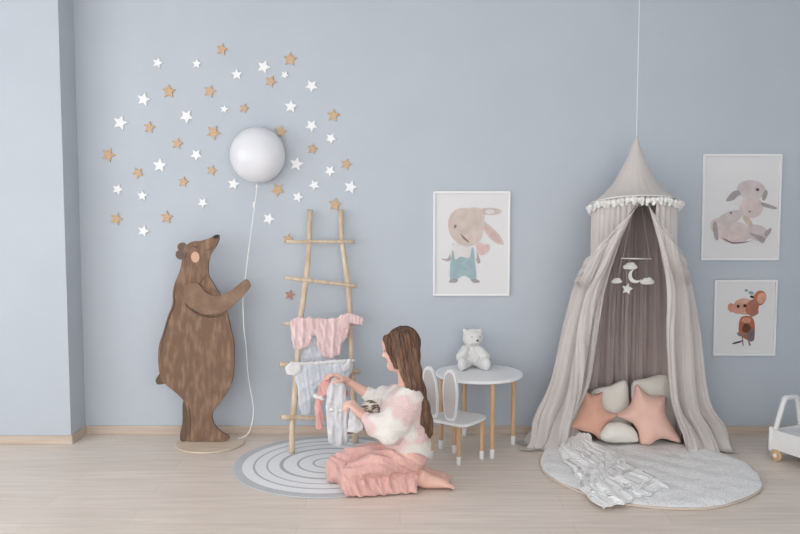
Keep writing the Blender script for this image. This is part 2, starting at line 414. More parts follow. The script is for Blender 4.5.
# ================================================================== WALL STARS
def star_poly(R, r=.44, rot=0, n=5):
    return [((R if k % 2 == 0 else R*r)*math.sin(rot+PI*k/n), (R if k % 2 == 0 else R*r)*math.cos(rot+PI*k/n)) for k in range(2*n)]
STARS = [
 (158,63,'w',5.5,.3,'white star at the far top left of the star cluster'),
 (197,64,'w',4.8,.1,'small white star left of the topmost tan star, high on the wall'),
 (222,49.6,'t',6,.2,'tan wooden star, the topmost one of the whole cluster'),
 (237,74.5,'w',5.6,0,'white star high above the left edge of the round balloon lamp'),
 (264,67,'w',7,.35,'large white star left of the upper right tan star'),
 (290,59.4,'t',7,.1,'large tan wooden star at the upper right of the cluster'),
 (285,75,'w',4.2,.5,'very small white star just under the upper right tan star'),
 (271,81.5,'t',6,.4,'tan wooden star between the large white star and the round lamp below'),
 (311.7,86,'w',6.5,.7,'white star at the upper right edge of the cluster'),
 (169,91.7,'t',7,.05,'tan wooden star in the upper left, beside the lone white star to its left'),
 (210,91.3,'t',6.5,.3,'tan wooden star in the upper middle, above a small white star'),
 (144,99.5,'w',7,.25,'white star on the upper left slope of the cluster'),
 (224.5,109.3,'w',4.3,.2,'small white star beside the smallest tan star above the lamp'),
 (244.2,108.5,'t',4.8,.3,'smallest tan wooden star, above the round lamp'),
 (291,106.5,'w',6.5,.1,'white star above and right of the round lamp'),
 (333.3,115.5,'t',6.5,.1,'tan wooden star at the far right, higher of the two by the outer edge'),
 (186.7,116.5,'w',7,.6,'large white star in the upper left middle of the cluster'),
 (120.6,122.7,'w',7.5,.3,'large white star at the left edge, above the leftmost tan star'),
 (149.5,127.5,'t',6,.15,'tan wooden star between two large white stars on the left'),
 (213.7,132.5,'t',7.3,.5,'large tan wooden star just left above the round lamp'),
 (311.7,125.7,'w',6.3,.6,'white star right of the lamp, between the two outer right tan stars'),
 (280.7,131.7,'t',6.3,.2,'tan wooden star partly hidden behind the upper right of the lamp'),
 (331,138.4,'w',5.8,.5,'white star on the right edge, just below the tan outer star'),
 (312.5,149,'t',5.5,.2,'small tan wooden star right of the lamp at mid height'),
 (296.7,164,'w',7.2,.2,'large white star close to the right side of the round lamp'),
 (346,164.4,'t',6,.3,'tan wooden star that is the rightmost of the tan ones'),
 (330,171,'w',5.8,.6,'white star left of the rightmost tan star'),
 (350.7,187,'w',7,.3,'large white star at the lower right, above the ladder top'),
 (314.5,185,'w',5.5,.8,'thin white star above the left ladder pole'),
 (298,197,'w',5.6,.3,'small white star between the lamp cord and the ladder top'),
 (277.7,190,'t',7,.7,'large tan wooden star under the right side of the round lamp'),
 (335,204.5,'t',7,.15,'tan wooden star touching the top of the right ladder pole'),
 (269,218.7,'w',6.3,.4,'white star right of the lamp cord above the ladder rungs'),
 (288,239,'t',5.5,.2,'tan wooden star at the left tip of the top ladder rung'),
 (290,295,'r',5.5,.25,'rust brown star on the wall beside the ladder, lowest of all'),
 (108.6,154.8,'t',7.2,.4,'large tan wooden star at the far left edge of the cluster'),
 (177.5,143.6,'t',5.8,.2,'tan wooden star near the middle left, under the large white one'),
 (196.5,154.8,'w',6,.65,'white star left of the lamp between two tan stars'),
 (160,165.4,'w',7.2,.1,'large white star in the left middle of the cluster'),
 (138,173,'t',5.8,.75,'tan wooden star to the left of the large white middle star'),
 (212,170.4,'t',5.2,.3,'small tan wooden star close to the left of the round lamp'),
 (183.5,182,'t',5.3,.2,'small tan wooden star above the bear, left of centre'),
 (233.8,184,'w',6,.2,'white star directly beneath the left edge of the round lamp'),
 (118,189.3,'w',5.8,.35,'white star above the lower left tan star'),
 (142.7,195.7,'w',5.3,.1,'small white star below the tan star of the left middle'),
 (203,202.7,'w',5.4,.6,'small white star above the snout of the bear'),
 (116.6,219.1,'t',6.5,.35,'tan wooden star at the lower left end of the cluster'),
 (166.7,217.3,'t',6.5,.1,'tan wooden star above the back of the head of the bear'),
 (143.7,231,'w',6,.3,'lowest white star, left of the ears of the bear'),
]
SM = {'w':'starwhite','t':'startan','r':'starrust'}
SG = {'w':'white wooden stars on the wall','t':'tan wooden stars on the wall','r':None}
for px, py, c, s, rot, lab in STARS:
    p = Q(px, py, YW); R = s/780*YW*1.05
    o = MB().prism(star_poly(R, .46, rot), -.009, 0).build('wall_star', M[SM[c]], base=np.zeros(3), bevel=.0015)
    o.location = (p[0], YW, p[2]); tag(o, lab, 'star', SG[c])

# ================================================================== BALLOON LAMP
c = Q(257.5, 155, 5.05); R = .178
bal = thing('balloon_lamp', 'round white balloon wall lamp with a long white string', 'lamp', (c[0], YW, c[2]))
prof = [(R*math.sin(a), -R*.8*math.cos(a)) for a in np.linspace(0.001, PI*.62, 26)]
T = np.array(Matrix.Translation((c[0], YW-.8*R*.38-.012, c[2])) @ Matrix.Rotation(-PI/2, 4, 'X'))
b_ = MB(); b_.lathe(prof, 64, 0, T); b_.build('lamp_shade', M['opal'], bal, smooth=True)
MB().lathe([(R*.80, 0), (R*.80, .04)], 48, 0, np.array(Matrix.Translation((c[0], YW, c[2])) @ Matrix.Rotation(PI/2, 4, 'X'))).build('wall_mount', M['white'], bal, auto=True)
YB = 4.90
kn = Q(257, 185, 5.02)
MB().lathe([(.012,0),(.007,.012),(.004,.02)], 16, 0, xf(kn-np.array([0,0,.014]))).build('balloon_neck', M['opal'], bal, auto=True)
sp = [(257,186,5.02),(255,203,5.03),(252,225,5.0),(248,255,4.96),(245,281,4.905),(243,300,4.91),(244,330,4.95),(246,345,4.97),(248,375,4.98),(253,405,4.98),(252.5,420,4.97),(249,432,4.96),(243,437.5,4.96)]
path = spline([Q(*p) for p in sp], 6, False); path.append(np.array([path[-1][0]-.03, path[-1][1]-.01, .016]))
MB().tube(path, .0032, 8).build('balloon_string', M['string'], bal, smooth=True)
kp = Q(254, 205, 5.03)
MB().tube([kp+np.array([0,0,.025]), kp, kp-np.array([0,0,.025])], [.003,.009,.003], 10).build('string_knot', M['string'], bal, smooth=True)

# ================================================================== BEAR CUTOUT
def pxpoly(pts, Y, n=4, closed=True):
    P = [Q(x, y, Y) for x, y in pts]; P = [(p[0], p[2]) for p in P]
    return [tuple(p) for p in spline(P, n)] if n else P
fb = Q(205, 440, YB)
bear = thing('bear_cutout', 'brown painted plywood bear standing upright and holding the balloon string', 'bear figure', (fb[0], YB, 0))
zb = .012; cen = np.array([G(212, 442, 0)[0], YB-.012, 0])
MB().lathe([(.208,.0),(.215,.003),(.215,zb-.003),(.212,zb)], 64, 0, xf(cen)).build('base_plate', M['ply'], bear, auto=True)
body = [(217,234.6),(210,238),(200,241),(194,241.2),(188,244),(184,248),(182.5,260),(180,271),(175.3,283),(173,293),(173,303),(168,317),(163.6,332),(159.5,345),(158.6,357),(160,373),(165,383),(178,394),(186,404),(189,420),(189,432),(188,440.8),(205,440.8),(220,440.8),(228.7,439.8),(228.3,435.5),(220,430.5),(214,423),(212.5,413),(220,403),(228,391),(233,379),(234.6,361),(234.3,345),(231.5,330),(227,312),(221,296),(214,284),(209,275),(208.6,265),(211,254),(216.5,246),(219.5,238.5)]
th = .011
MB().prism(pxpoly(body, YB), YB-th, YB+th).build('body', M['bear'], bear, bevel=.003)
rear = [(183,402),(182.6,421),(180.3,433),(181,440.8),(187,440.8),(193,440),(194,425),(196,405),(190,396)]
MB().prism(pxpoly(rear, YB), YB-.004, YB+.014).build('hind_leg', M['beardark'], bear, bevel=.002)
MB().prism(pxpoly([(162,373),(158,376),(155.8,380.5),(158,384.2),(165,383.5),(170,380)], YB), YB-.007, YB+.007).build('tail', M['beardark'], bear, bevel=.003)
arm = [(186,286),(192,283),(199,284),(206,292.5),(216,296),(222,295),(230,291),(238,285),(245.5,279.3),(250,283),(249.7,288),(240,299),(230,308.5),(220,313.5),(206,314),(194,309.5),(186,302),(183.5,294)]
MB().prism(pxpoly(arm, YB-.02), YB-.027, YB-.0115).build('arm', M['beararm'], bear, bevel=.004)
for (x, y, r, nm) in ((182,247,4.4,'ear'),(181.2,254.5,5,'ear')):
    p = Q(x, y, YB); rr = r/780*YB; dy = .004 if y < 250 else -.004
    e = MB().prism([(p[0]+rr*math.cos(a), p[2]+rr*math.sin(a)) for a in np.linspace(0, 2*PI, 24, endpoint=False)], YB-.012+dy, YB+.012+dy).build(nm, M['bear'], bear, bevel=.002)
    MB().prism([(p[0]+rr*.72*math.cos(a), p[2]+rr*.72*math.sin(a)) for a in np.linspace(0, 2*PI, 24, endpoint=False)], YB-.014+dy, YB-.011+dy).build('inner_ear', M['ear'], e)
def disc(px, py, rx, ry, y0, y1, nm, m, par, rot=0):
    p = Q(px, py, YB); a_ = np.linspace(0, 2*PI, 28, endpoint=False)
    P = [(p[0]+(rx*math.cos(a)*math.cos(rot)-ry*math.sin(a)*math.sin(rot))/780*YB, p[2]+(rx*math.cos(a)*math.sin(rot)+ry*math.sin(a)*math.cos(rot))/780*YB) for a in a_]
    return MB().prism(P, y0, y1).build(nm, M[m], par)
disc(195.8,257,4.2,5.4,YB-.0145,YB-.0105,'cheek','peach',bear)
disc(216.6,236.6,3,1.9,YB-.016,YB+.012,'nose','black',bear,.35)
pe = [Q(x, y, YB-.012) for x, y in ((193.5,246.4),(196,247.2),(198.5,246.2))]
MB().tube(pe, .0022, 6).build('eye', M['black'], bear)
pe = [Q(x, y, YB-.012) for x, y in ((214,246),(209.5,249.5),(206,250.5))]
MB().tube(pe, .0025, 6).build('mouth', M['beardark'], bear)
# painted dark contour strokes under the arm and down the back
def stroke(pts, r, nm='painted_contour'):
    P = spline([Q(x, y, YB-.0115) for x, y in pts], 5, False); n = len(P)
    MB().tube(P, [r*math.sin(PI*(i+.4)/(n+.2)) for i in range(n)], 6).build(nm, M['beardark'], bear, smooth=True)
stroke([(184,303),(190,309),(200,315),(212,317),(224,315)], .007)
stroke([(199,284),(203,279),(206,276)], .003)
stroke([(188,403),(190,420),(190,437)], .005)
stroke([(175.5,284),(174,296),(173.8,305),(168,320),(162,342),(160,360)], .006)

# ================================================================== LADDER
rz0 = .007
LF = G(291.6, 453.0, rz0); RF = G(356, 443, rz0); LT = Q(310, 210, 5.085); RT = Q(341, 210, 5.085)
lad = thing('wooden_ladder', 'rustic branch ladder with five rungs leaning on the wall, baby clothes hung on it', 'ladder', ((LF[0]+RF[0])/2, (LF[1]+RF[1])/2, rz0))
def branch(A, B, seed, r0, r1, bend=.012, off=None, n=22):
    r_ = np.random.RandomState(seed); ph = r_.rand(4)*6; P = []; R_ = []
    for i in range(n):
        t = i/(n-1); w_ = math.sin(PI*t)
        o = np.array([bend*(math.sin(5*t+ph[0])+.4*math.sin(13*t+ph[1]))*min(1, w_*3), .3*bend*math.sin(6*t+ph[2])*w_, 0])
        if off: o = o+np.array([off(t), 0, 0])
        P.append(A+(B-A)*t+o); R_.append((r0+(r1-r0)*t)*(1+.07*math.sin(17*t+ph[3])))
    return P, R_
lp, lr = branch(LF, LT, 3, .0195, .0165, .010); rp, rr_ = branch(RF, RT, 8, .0195, .016, .013)
MB().tube(lp, lr, 14).build('ladder_pole', M['raw'], lad, smooth=True)
MB().tube(rp, rr_, 14).build('ladder_pole', M['raw'], lad, smooth=True)
def proj(p):
    dx, dy, dz = p[0], p[1], p[2]-CH
    zc = dy*ct-dz*st; yc = dy*st+dz*ct
    return 400+F*dx/zc, 267-F*yc/zc
def at_y(A, B, py):
    lo, hi = 0., 1.
    for _ in range(40):
        m_ = (lo+hi)/2
        if proj(A+(B-A)*m_)[1] > py: lo = m_
        else: hi = m_
    return A+(B-A)*lo
RUNG = []
for (x0, y0, x1, y1, r) in ((287,241.5,355,241.5,.011),(286,279.5,357,284.5,.013),(284,323,362,323,.011),(281,365,360.5,370,.017),(282,416.5,361,418,.016)):
    a = at_y(LF, LT, y0); b = at_y(RF, RT, y1)
    d = (b-a); ax, bx = proj(a)[0], proj(b)[0]
    off = np.array([0, -.024, 0])
    A = a+d*((x0-ax)/(bx-ax))+off; B = a+d*((x1-ax)/(bx-ax))+off
    P, R_ = branch(A, B, int(y0), r, r*.9, .003, n=10); RUNG.append((A, B))
    MB().tube(P, R_, 12).build('rung', M['raw'], lad, smooth=True)

# ---- baby clothes on the ladder
def rung_y(i): return (RUNG[i][0][1]+RUNG[i][1][1])/2
def rung_mid(i):
    A, B = RUNG[i]; k = (B[1]-A[1])/(B[0]-A[0]); xm = (A[0]+B[0])/2
    return lambda X, Z: k*(X-xm)
def garment(name, lab, cat, main, Y, T, mats, extra=(), wr=(.006, 60, 0), axis=(0,0,1), seed=1, lean=0, mid=None, group=None, yaw=0):
    P0 = Q(main[0][0], main[0][1], Y)
    g = thing(name, lab, cat, P0, group)
    puff('fabric', main, Y, T, T*1.6, mats, g, h=.0035, wr=wr, axis=axis, seed=seed, rnd=3, lean=lean, mid=mid, yaw=yaw)
    for (nm, poly, m_, dy, t_) in extra:
        puff(nm, poly, Y+dy, t_, t_*1.6, m_, g, h=.003, wr=(wr[0]*.7, wr[1], 0), axis=axis, seed=seed+3, rnd=2, yaw=yaw, mid=mid)
    return g
y3 = rung_y(2)-.030
garment('baby_bodysuit', 'pale pink baby bodysuit draped over the middle ladder rung', 'baby clothes',
  [(292,318),(303,316),(318,317.5),(330,318.5),(338,317),(347,314),(350,317),(350,331),(345,342),(341,346),(340,355),(332,359),(323,358),(319,350),(315,336),(311,341),(307,348),(300,348.5),(294,347),(292,331)],
  y3, .012, M['babypink'],
  extra=(('sleeve', [(342,316),(349,314),(362,318),(363,325),(361,327),(352,325),(346,324)], M['babypink'], -.012, .009),
         ('sleeve', [(344,316),(349,319),(348,330),(344,330),(341,324)], M['babypink'], -.016, .008),
         ('leg_cuff', [(328,350.5),(336,350),(336,354),(329,355.5)], M['rosejersey'], .004, .006)),
  wr=(.008, 70, 0), seed=4, mid=rung_mid(2), group='baby clothes on the ladder')
y4 = rung_y(3)-.034
garment('baby_leggings', 'white baby leggings hung over the rung below the pink bodysuit', 'baby clothes',
  [(296,361),(306,362.5),(320,361.5),(333,361),(345,362),(352,361),(353,371),(348,381),(338,386),(325,387),(317,389),(313,402),(310,416),(303,417),(299,405),(298,388),(295,374)],
  y4, .012, M['babywhite'],
  extra=(('waistband', [(296,360.5),(320,361),(352,361),(352,365),(320,365),(296,364.5)], M['cuffwhite'], -.004, .013),),
  wr=(.007, 60, 0), seed=9, mid=rung_mid(3), group='baby clothes on the ladder')
garment('baby_bib', 'small white bib hooked on the left pole beside the fourth rung', 'baby clothes',
  [(286.5,365.5),(287,365),(292,359),(293,359),(301,361.5),(301.5,362),(302,369),(301.5,370),(296,374.5),(295,374.5),(288.5,371.5),(288,371)], y4-.03, .012, M['cuffwhite'], wr=(.004, 80, 0), seed=2, mid=rung_mid(3), group='baby clothes on the ladder')
garment('baby_socks', 'small white cloth knotted at the right pole beside the fourth rung', 'baby clothes',
  [(343,367),(348,361),(350,362),(349,370),(345,373.5),(342,372)], y4-.036, .009, M['cuffwhite'], wr=(.003, 80, 0), seed=12, mid=rung_mid(3), group='baby clothes on the ladder')
garment('baby_dress', 'sheer white baby top hanging behind the pink bodysuit', 'baby clothes',
  [(303,335),(318,330),(330,334),(331,345),(336,358),(334,366),(318,362),(306,364),(301,358),(304,346)], y3+.04, .008, M['babywhite'], wr=(.005, 60, 0), seed=15, mid=rung_mid(2), group='baby clothes on the ladder')
# held clothes
HY = 4.43
garment('pink_romper', 'rose pink romper with white cuff, held up by the right hand', 'baby clothes',
  [(322,379),(328,374),(337,375),(338,383),(333,388),(330,394),(325,397),(323,404),(324,418),(322,429),(317,429),(315,418),(314,404),(315,396),(318,388)],
  HY+.05, .014, M['rosejersey'],
  extra=(('cuff', [(314,393),(324,396),(324,401),(314,398)], M['cuffwhite'], -.006, .015),
         ('sleeve', [(338,378),(345,384),(350,395),(347,397),(341,390),(336,385)], M['rosejersey'], .0, .010)),
  wr=(.007, 60, 0), seed=21, group='clothes in the hands')
garment('grey_romper', 'light grey baby romper hanging from the raised right hand', 'baby clothes',
  [(330,380),(336,376),(342,380),(346,390),(349,402),(350,415),(350,430),(349,442),(342,446),(334,446),(328,441),(327,425),(326,410),(325,396),(327,387)],
  HY-.015, .017, M['babygrey'],
  extra=(('waist_tie', [(327,407),(337,409),(347,407),(347,410),(337,412.5),(327,410)], M['cuffwhite'], -.012, .008),
         ('collar', [(331,379),(337,382),(342,379),(342,383),(337,386),(331,383)], M['cuffwhite'], -.012, .008)),
  wr=(.009, 55, 0), seed=31, group='clothes in the hands')
garment('grey_skirt', 'small light grey baby skirt with dark hem hanging from the left hand', 'baby clothes',
  [(351,407),(355,411),(360,418),(364,429),(358,432),(349,434),(347,431),(348,420),(349,412)],
  4.13, .012, M['babygrey'],
  extra=(('hem', [(347.5,431.5),(357,430),(363.5,427.5),(364,429.5),(357,432.8),(348,434.5)], M['dark'], -.002, .009),),
  wr=(.006, 60, 0), seed=41, group='clothes in the hands')
M['bundle'] = mat('brown_cream_print', (104,94,82), .85, (222,214,200), scale=26, stretch=(1,1,4), ramp=(.47,.53), bump=.3, bscale=60)
garment('cloth_bundle', 'brown and cream patterned cloth bundle behind the left forearm', 'cloth',
  [(361,404),(367,400),(374,401),(379,405),(380,412),(374,416),(366,412),(361,409)], 4.14, .035, M['bundle'], wr=(.008, 60, 0), seed=51)

# ================================================================== STRIPED RUG + MAT
RR = .557; rc = np.array([-.418, 4.492, 0])
wob = lambda q, i: 1+.006*math.sin(3*q+1)+.004*math.sin(7*q)
o = MB().lathe([(RR-.004,0),(RR,.003),(RR-.002,.0065),(RR*.5,.007),(.0,.0068)], 96, 0, xf(rc), wob).build('round_rug', ring_rug_mat(RR), base=rc, auto=True)
tag(o, 'round white rug with grey rings and grey border under the kneeling woman', 'rug')
RM = .604; mc = np.array([1.415, 4.385, 0])
mat_t = thing('play_mat', 'round white quilted play mat with small grey and pink specks', 'mat', mc)
nr, na = 46, 128; P = np.zeros((nr, na+1, 3))
for i in range(nr):
    for k in range(na+1):
        q = 2*PI*k/na; r = RM*i/(nr-1)*(1+.012*math.sin(3*q+.6)+.008*math.sin(8*q))
        x, y = r*math.cos(q), r*math.sin(q); e = min(1, (RM-r)/.05)
        z = .012+.010*max(e,0)**.5+.004*math.sin(x*23+2*math.sin(y*7))*math.sin(y*19+math.sin(x*9))
        P[i, k] = (mc[0]+x, mc[1]+y, z)
g_ = MB().grid(P); o = g_.build('quilted_top', M['dotted'], mat_t, smooth=True)
pp = [(mc[0]+RM*(1+.012*math.sin(3*q+.6)+.008*math.sin(8*q))*math.cos(q), mc[1]+RM*(1+.012*math.sin(3*q+.6)+.008*math.sin(8*q))*math.sin(q), .007) for q in np.linspace(0, 2*PI, 129)]
MB().tube(pp, .007, 10, cap=False).build('edge_piping', mat('beige_piping', (206,190,176), .9), mat_t, smooth=True)

# ---- blanket on the mat
nu, nv = 110, 130; P = np.zeros((nu, nv, 3))
Lf = spline([G(556,439,.03), G(562,455,.03), G(578,482,.03), G(601,509,.03)], 30, False)
Rt = spline([G(590,442,.03), G(612,452,.03), G(640,468,.03), G(671,487,.03)], 30, False)
for i in range(nu):
    for j in range(nv):
        v = j/(nv-1); u = i/(nu-1); a = Lf[int(v*90)] if int(v*90) < 91 else Lf[-1]; b = Rt[min(int(v*90), 90)]
        p = a*(1-u)+b*u
        hgt = 0
        for (fu, fv, w, pq, am) in ((8,1.2,1.0,.3,.014),(14,-2,1.4,1.1,.010),(23,3,1.3,2.2,.006),(4,9,1.6,4.0,.003),(6,21,1.5,3.1,.002)):
            hgt += am*(1-abs(math.sin(fu*u+fv*v+w*math.sin(4*u+5*v+pq)+pq)))**1.6
        e_ = min(1, u/.06, (1-u)/.06, (1-v)/.05)
        P[i, j] = (p[0]+.014*math.sin(v*14+u*3)+.006*math.sin(v*41), p[1]+.016*math.sin(u*16)*v+.008*math.sin(u*43), .026+hgt*(.35+.65*e_)*.55+(.05*(1-v)**6 if v < .5 else 0))
o = MB().grid(P).build('muslin_blanket', M['muslin'], smooth=True, solid=.002)
tag(o, 'crumpled sheer white muslin blanket lying across the speckled mat', 'blanket')

# ================================================================== CANOPY
HC = np.array([(633.3-400)/780*4.78, 4.78, 0.]); HR = .252
zh = Q(635, 202.5, 4.78)[2]; TILT = .155
def hoop(a, r=HR, dz=0):      # angle a: 0 = right, -pi/2 = towards the camera
    return np.array([HC[0]+r*math.cos(a), HC[1]+r*math.sin(a), zh-TILT*r*math.sin(a)+dz])
tip = Q(636.5, 137, 4.80)
can = thing('bed_canopy', 'greige fabric canopy tent with pointed top hung from the ceiling', 'canopy', (HC[0], HC[1], 0))
MB().tube([(tip[0], tip[1], ZC), (tip[0], tip[1], tip[2]-.01)], .0022, 8).build('hanging_cord', M['string'], can)
# roof
prof = [(0,.012),(.06,.04),(.12,.085),(.29,.18),(.49,.325),(.69,.49),(.86,.71),(.95,.88),(1,1)]
nn = 28; na = 120; P = np.zeros((nn, na+1, 3))
for i in range(nn):
    t = i/(nn-1); rf = np.interp(t, [a for a, b in prof], [b for a, b in prof])
    for k in range(na+1):
        a = 2*PI*k/na; h_ = hoop(a)
        f = rf*(1+.012*t*math.sin(24*a))
        P[i, k] = tip*(1-t)+0*h_+t*np.array([tip[0], tip[1], 0]) if False else np.array([tip[0]*(1-t)+HC[0]*t+HR*f*math.cos(a), tip[1]*(1-t)+HC[1]*t+HR*f*math.sin(a), tip[2]*(1-t)+t*zh-TILT*HR*f*math.sin(a)*t])
MB().grid(P).build('canopy_roof', M['canopy'], can, smooth=True, solid=.002)
MB().tube([hoop(a) for a in np.linspace(0, 2*PI, 97)], .006, 8, cap=False).build('hoop', M['canopy'], can, smooth=True)
MB().tube([hoop(a, HR+.007, -.003) for a in np.linspace(0, 2*PI, 97)], .0035, 6, cap=False).build('trim_braid', M['pom'], can, smooth=True)
# tassel pompoms
pb = MB(); pr = np.random.RandomState(2)
for k in range(9):
    d = pr.randn(3)*.0065; pb.ball(d+np.array([0,0,-.022]), .0105+.003*pr.rand(), 8)
pb.tube([(0,0,0),(0,0,-.015)], .0018, 5)
p0 = None; NT = 44
for k in range(NT):
    a = 2*PI*k/NT; h_ = hoop(a, HR+.011, -.004)
    if p0 is None:
        p0 = pb.build('tassel', M['pom'], base=np.zeros(3), smooth=True); o = p0; o.parent = can
    else:
        o = p0.copy(); C.objects.link(o); o.parent = can
    o.location = tuple(h_-BASE[can.name]+np.array([0,0,.004*math.sin(k*5.1)])); o.rotation_euler = (0, 0, k*2.1)
# curtains
def curtain(name, rows, matl, nfold, amp, seed, hem=None, nu=170, nz=170, gather=None, fn=None):
    """rows: (z-sorted) list of polylines of 3D control points (same count) from hoop to floor"""
    rows = [[np.array(p) for p in r] for r in rows]; nc = len(rows[0])
    cols = [spline([r[c] for r in rows], 24, False) for c in range(nc)]
    nt = len(cols[0]); P = np.zeros((nu, nz, 3)); r_ = np.random.RandomState(seed); ph = r_.rand(8)*6
    for j in range(nz):
        f = j/(nz-1)*(nt-1); j0 = min(int(f), nt-2); t = f-j0
        cp = [c[j0]*(1-t)+c[j0+1]*t for c in cols]
        line = np.array(spline(cp, 30, False)); v = j/(nz-1)
        sl = np.r_[0, np.cumsum(np.linalg.norm(np.diff(line, axis=0), axis=1))]; L_ = sl[-1]
        S = np.linspace(0, L_, nu); pts = np.stack([np.interp(S, sl, line[:, k]) for k in range(3)], 1)
        tn = np.gradient(pts, axis=0); nrm = np.stack([tn[:, 1], -tn[:, 0], 0*tn[:, 0]], 1); nrm /= np.linalg.norm(nrm, axis=1)[:, None]+1e-9
        u = np.linspace(0, 1, nu)
        uu = u+.02*math.sin(v*6+ph[0])*np.sin(u*6+ph[1])
        A_ = amp(v) if callable(amp) else amp
        w1 = np.sin(uu*2*PI*nfold+ph[2]+.8*np.sin(v*4+u*5)); w2 = np.sin(uu*2*PI*nfold*.43+ph[3]+1.5*v)
        w3 = np.sin(uu*2*PI*nfold*2.3+ph[4]+2*v)
        top = 0; low = min(1, .25+v*1.5)
        d = A_*top*1.5*(1.4*np.abs(np.sin(uu*PI*nfold*1.15+ph[2]))**.9-.8)+A_*low*2.0*(1.5*np.abs(np.sin(uu*PI*nfold*.44+ph[5]+.6*np.sin(v*4+u*5)))**.75-.9+.35*w2+.16*w3)
        if fn is not None: d = d+fn(u, v)
        P[:, j] = pts+nrm*d[:, None]
    P[..., 2] = np.maximum(P[..., 2], .004)
    return MB().grid(P).build(name, matl, can, smooth=True, solid=.0016)
def hp(a, dz=-.004, r=HR-.002): return hoop(math.radians(a), r, dz)
def fl(px, py, z=.012): return G(px, py, z)
# left front curtain: from behind the left side round to the middle of the front
def ramp_(v, a, b): return np.clip((v-a)/(b-a), 0, 1)
def sweep(flip, sd_):
    def g(u, v):
        uu = 1-u if flip else u
        e = np.clip((uu-.22)/.3, 0, 1)
        w_ = (1.5*abs(math.sin(v*27+sd_))**.75-.8)*math.exp(-(v/.26)**2)
        bl = .020*math.sin(min(1, v/.34)*PI)*np.exp(-((uu-.62)/.25)**2)
        return e*(.016*w_*(.7+.3*np.sin(uu*9+v*12+sd_)))+bl
    return g
swag = sweep(False, .9)
def side_curtain(a0, a1, zb, npl, sd_):
    nu, nv = 260, 26; P = np.zeros((nu, nv, 3))
    for i in range(nu):
        u = i/(nu-1); a = math.radians(a0+(a1-a0)*u); top = hoop(a, HR-.004, -.003)
        zl = float(np.interp(top[0], *zb)); rr = .013*(1.45*abs(math.sin(PI*npl*u+.7*math.sin(7*u+sd_)))**.85-.9)
        for j in range(nv):
            v = j/(nv-1); r = HR-.006+rr*min(1, .25+v*2.2); p = hoop(a, r, 0)
            P[i, j] = (p[0], p[1], (top[2])*(1-v)+(zl-.02)*v)
    MB().grid(P).build('side_curtain', M['canopy'], can, smooth=True, solid=.0014)
def zx(px, py, Y): p = Q(px, py, Y); return p[0], p[2]
l_ = [zx(583,276,4.8), zx(597,262,4.6), zx(612,241,4.54), zx(626,218,4.53), zx(636,202,4.53), zx(645,197,4.53)]
side_curtain(165, 278, ([p[0] for p in l_], [p[1] for p in l_]), 13, 1)
l_ = [zx(643,197,4.53), zx(650,203,4.53), zx(659,220,4.54), zx(668,236,4.58), zx(678,254,4.66), zx(690,270,4.8)]
side_curtain(283, 372, ([p[0] for p in l_], [p[1] for p in l_]), 10, 2)
Lrows = [
 [Q(600,262,5.0), Q(586,262,4.80), Q(594,252,4.56), Q(614,230,4.47), Q(641,201,4.52)],
 [Q(599,272,5.0), Q(584,272,4.81), Q(591,266,4.55), Q(606,246,4.47), Q(630,220,4.48)],
 [Q(598,280,5.02), Q(582,281,4.82), Q(588,280,4.57), Q(600,268,4.50), Q(616,254,4.50)],
 [Q(594,292,5.03), Q(579,292,4.84), Q(585,294,4.65), Q(594,293,4.57), Q(605,290,4.55)],
 [Q(590,330,5.04), Q(569,328,4.86), Q(577,330,4.69), Q(588,332,4.62), Q(598,330,4.62)],
 [Q(585,385,5.05), Q(555,382,4.88), Q(564,386,4.74), Q(575,388,4.70), Q(590,384,4.72)],
 [Q(575,415,5.06), Q(542,418,4.86), Q(550,424,4.76), Q(562,424,4.76), Q(575,418,4.82)],
 [fl(560,436), fl(533,439), fl(539,446), fl(548,447), fl(562,441,.02)],
 [fl(556,437), fl(526,442), fl(531,449), fl(540,450), fl(560,444,.02)],
]
curtain('front_curtain', Lrows, M['canopy'], 10, lambda v: .018+.020*v, 3, fn=swag)
swag2 = sweep(True, 2.0)
Rrows = [
 [Q(647,201,4.52), Q(659,220,4.47), Q(673,241,4.54), Q(684,258,4.80), Q(676,258,5.0)],
 [Q(652,218,4.48), Q(663,237,4.47), Q(675,256,4.56), Q(685,268,4.80), Q(677,266,5.0)],
 [Q(660,252,4.50), Q(667,264,4.51), Q(677,275,4.60), Q(686,279,4.81), Q(678,278,5.02)],
 [Q(665,290,4.54), Q(671,292,4.57), Q(680,293,4.66), Q(687,290,4.82), Q(680,290,5.03)],
 [Q(663,335,4.60), Q(671,338,4.62), Q(683,338,4.70), Q(693,335,4.84), Q(684,332,5.04)],
 [Q(667,395,4.66), Q(677,400,4.68), Q(689,402,4.74), Q(701,397,4.86), Q(690,390,5.05)],
 [Q(678,425,4.70), Q(690,430,4.70), Q(704,430,4.76), Q(716,425,4.86), Q(698,418,5.06)],
 [fl(688,446,.03), fl(698,450,.02), fl(712,450,.012), fl(721,445,.012), fl(702,437,.012)],
 [fl(684,449,.03), fl(700,453,.02), fl(716,453,.012), fl(727,448,.012), fl(706,438,.012)],
]
curtain('front_curtain', Rrows, M['canopy'], 9, lambda v: .016+.018*v, 5, fn=swag2)
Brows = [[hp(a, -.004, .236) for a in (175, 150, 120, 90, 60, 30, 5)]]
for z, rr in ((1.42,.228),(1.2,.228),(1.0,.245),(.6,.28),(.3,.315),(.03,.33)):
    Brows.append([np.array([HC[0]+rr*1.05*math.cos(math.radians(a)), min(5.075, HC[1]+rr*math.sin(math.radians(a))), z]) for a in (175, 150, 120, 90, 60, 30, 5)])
curtain('back_curtain', Brows, M['canopyin'], 19, .016, 8)

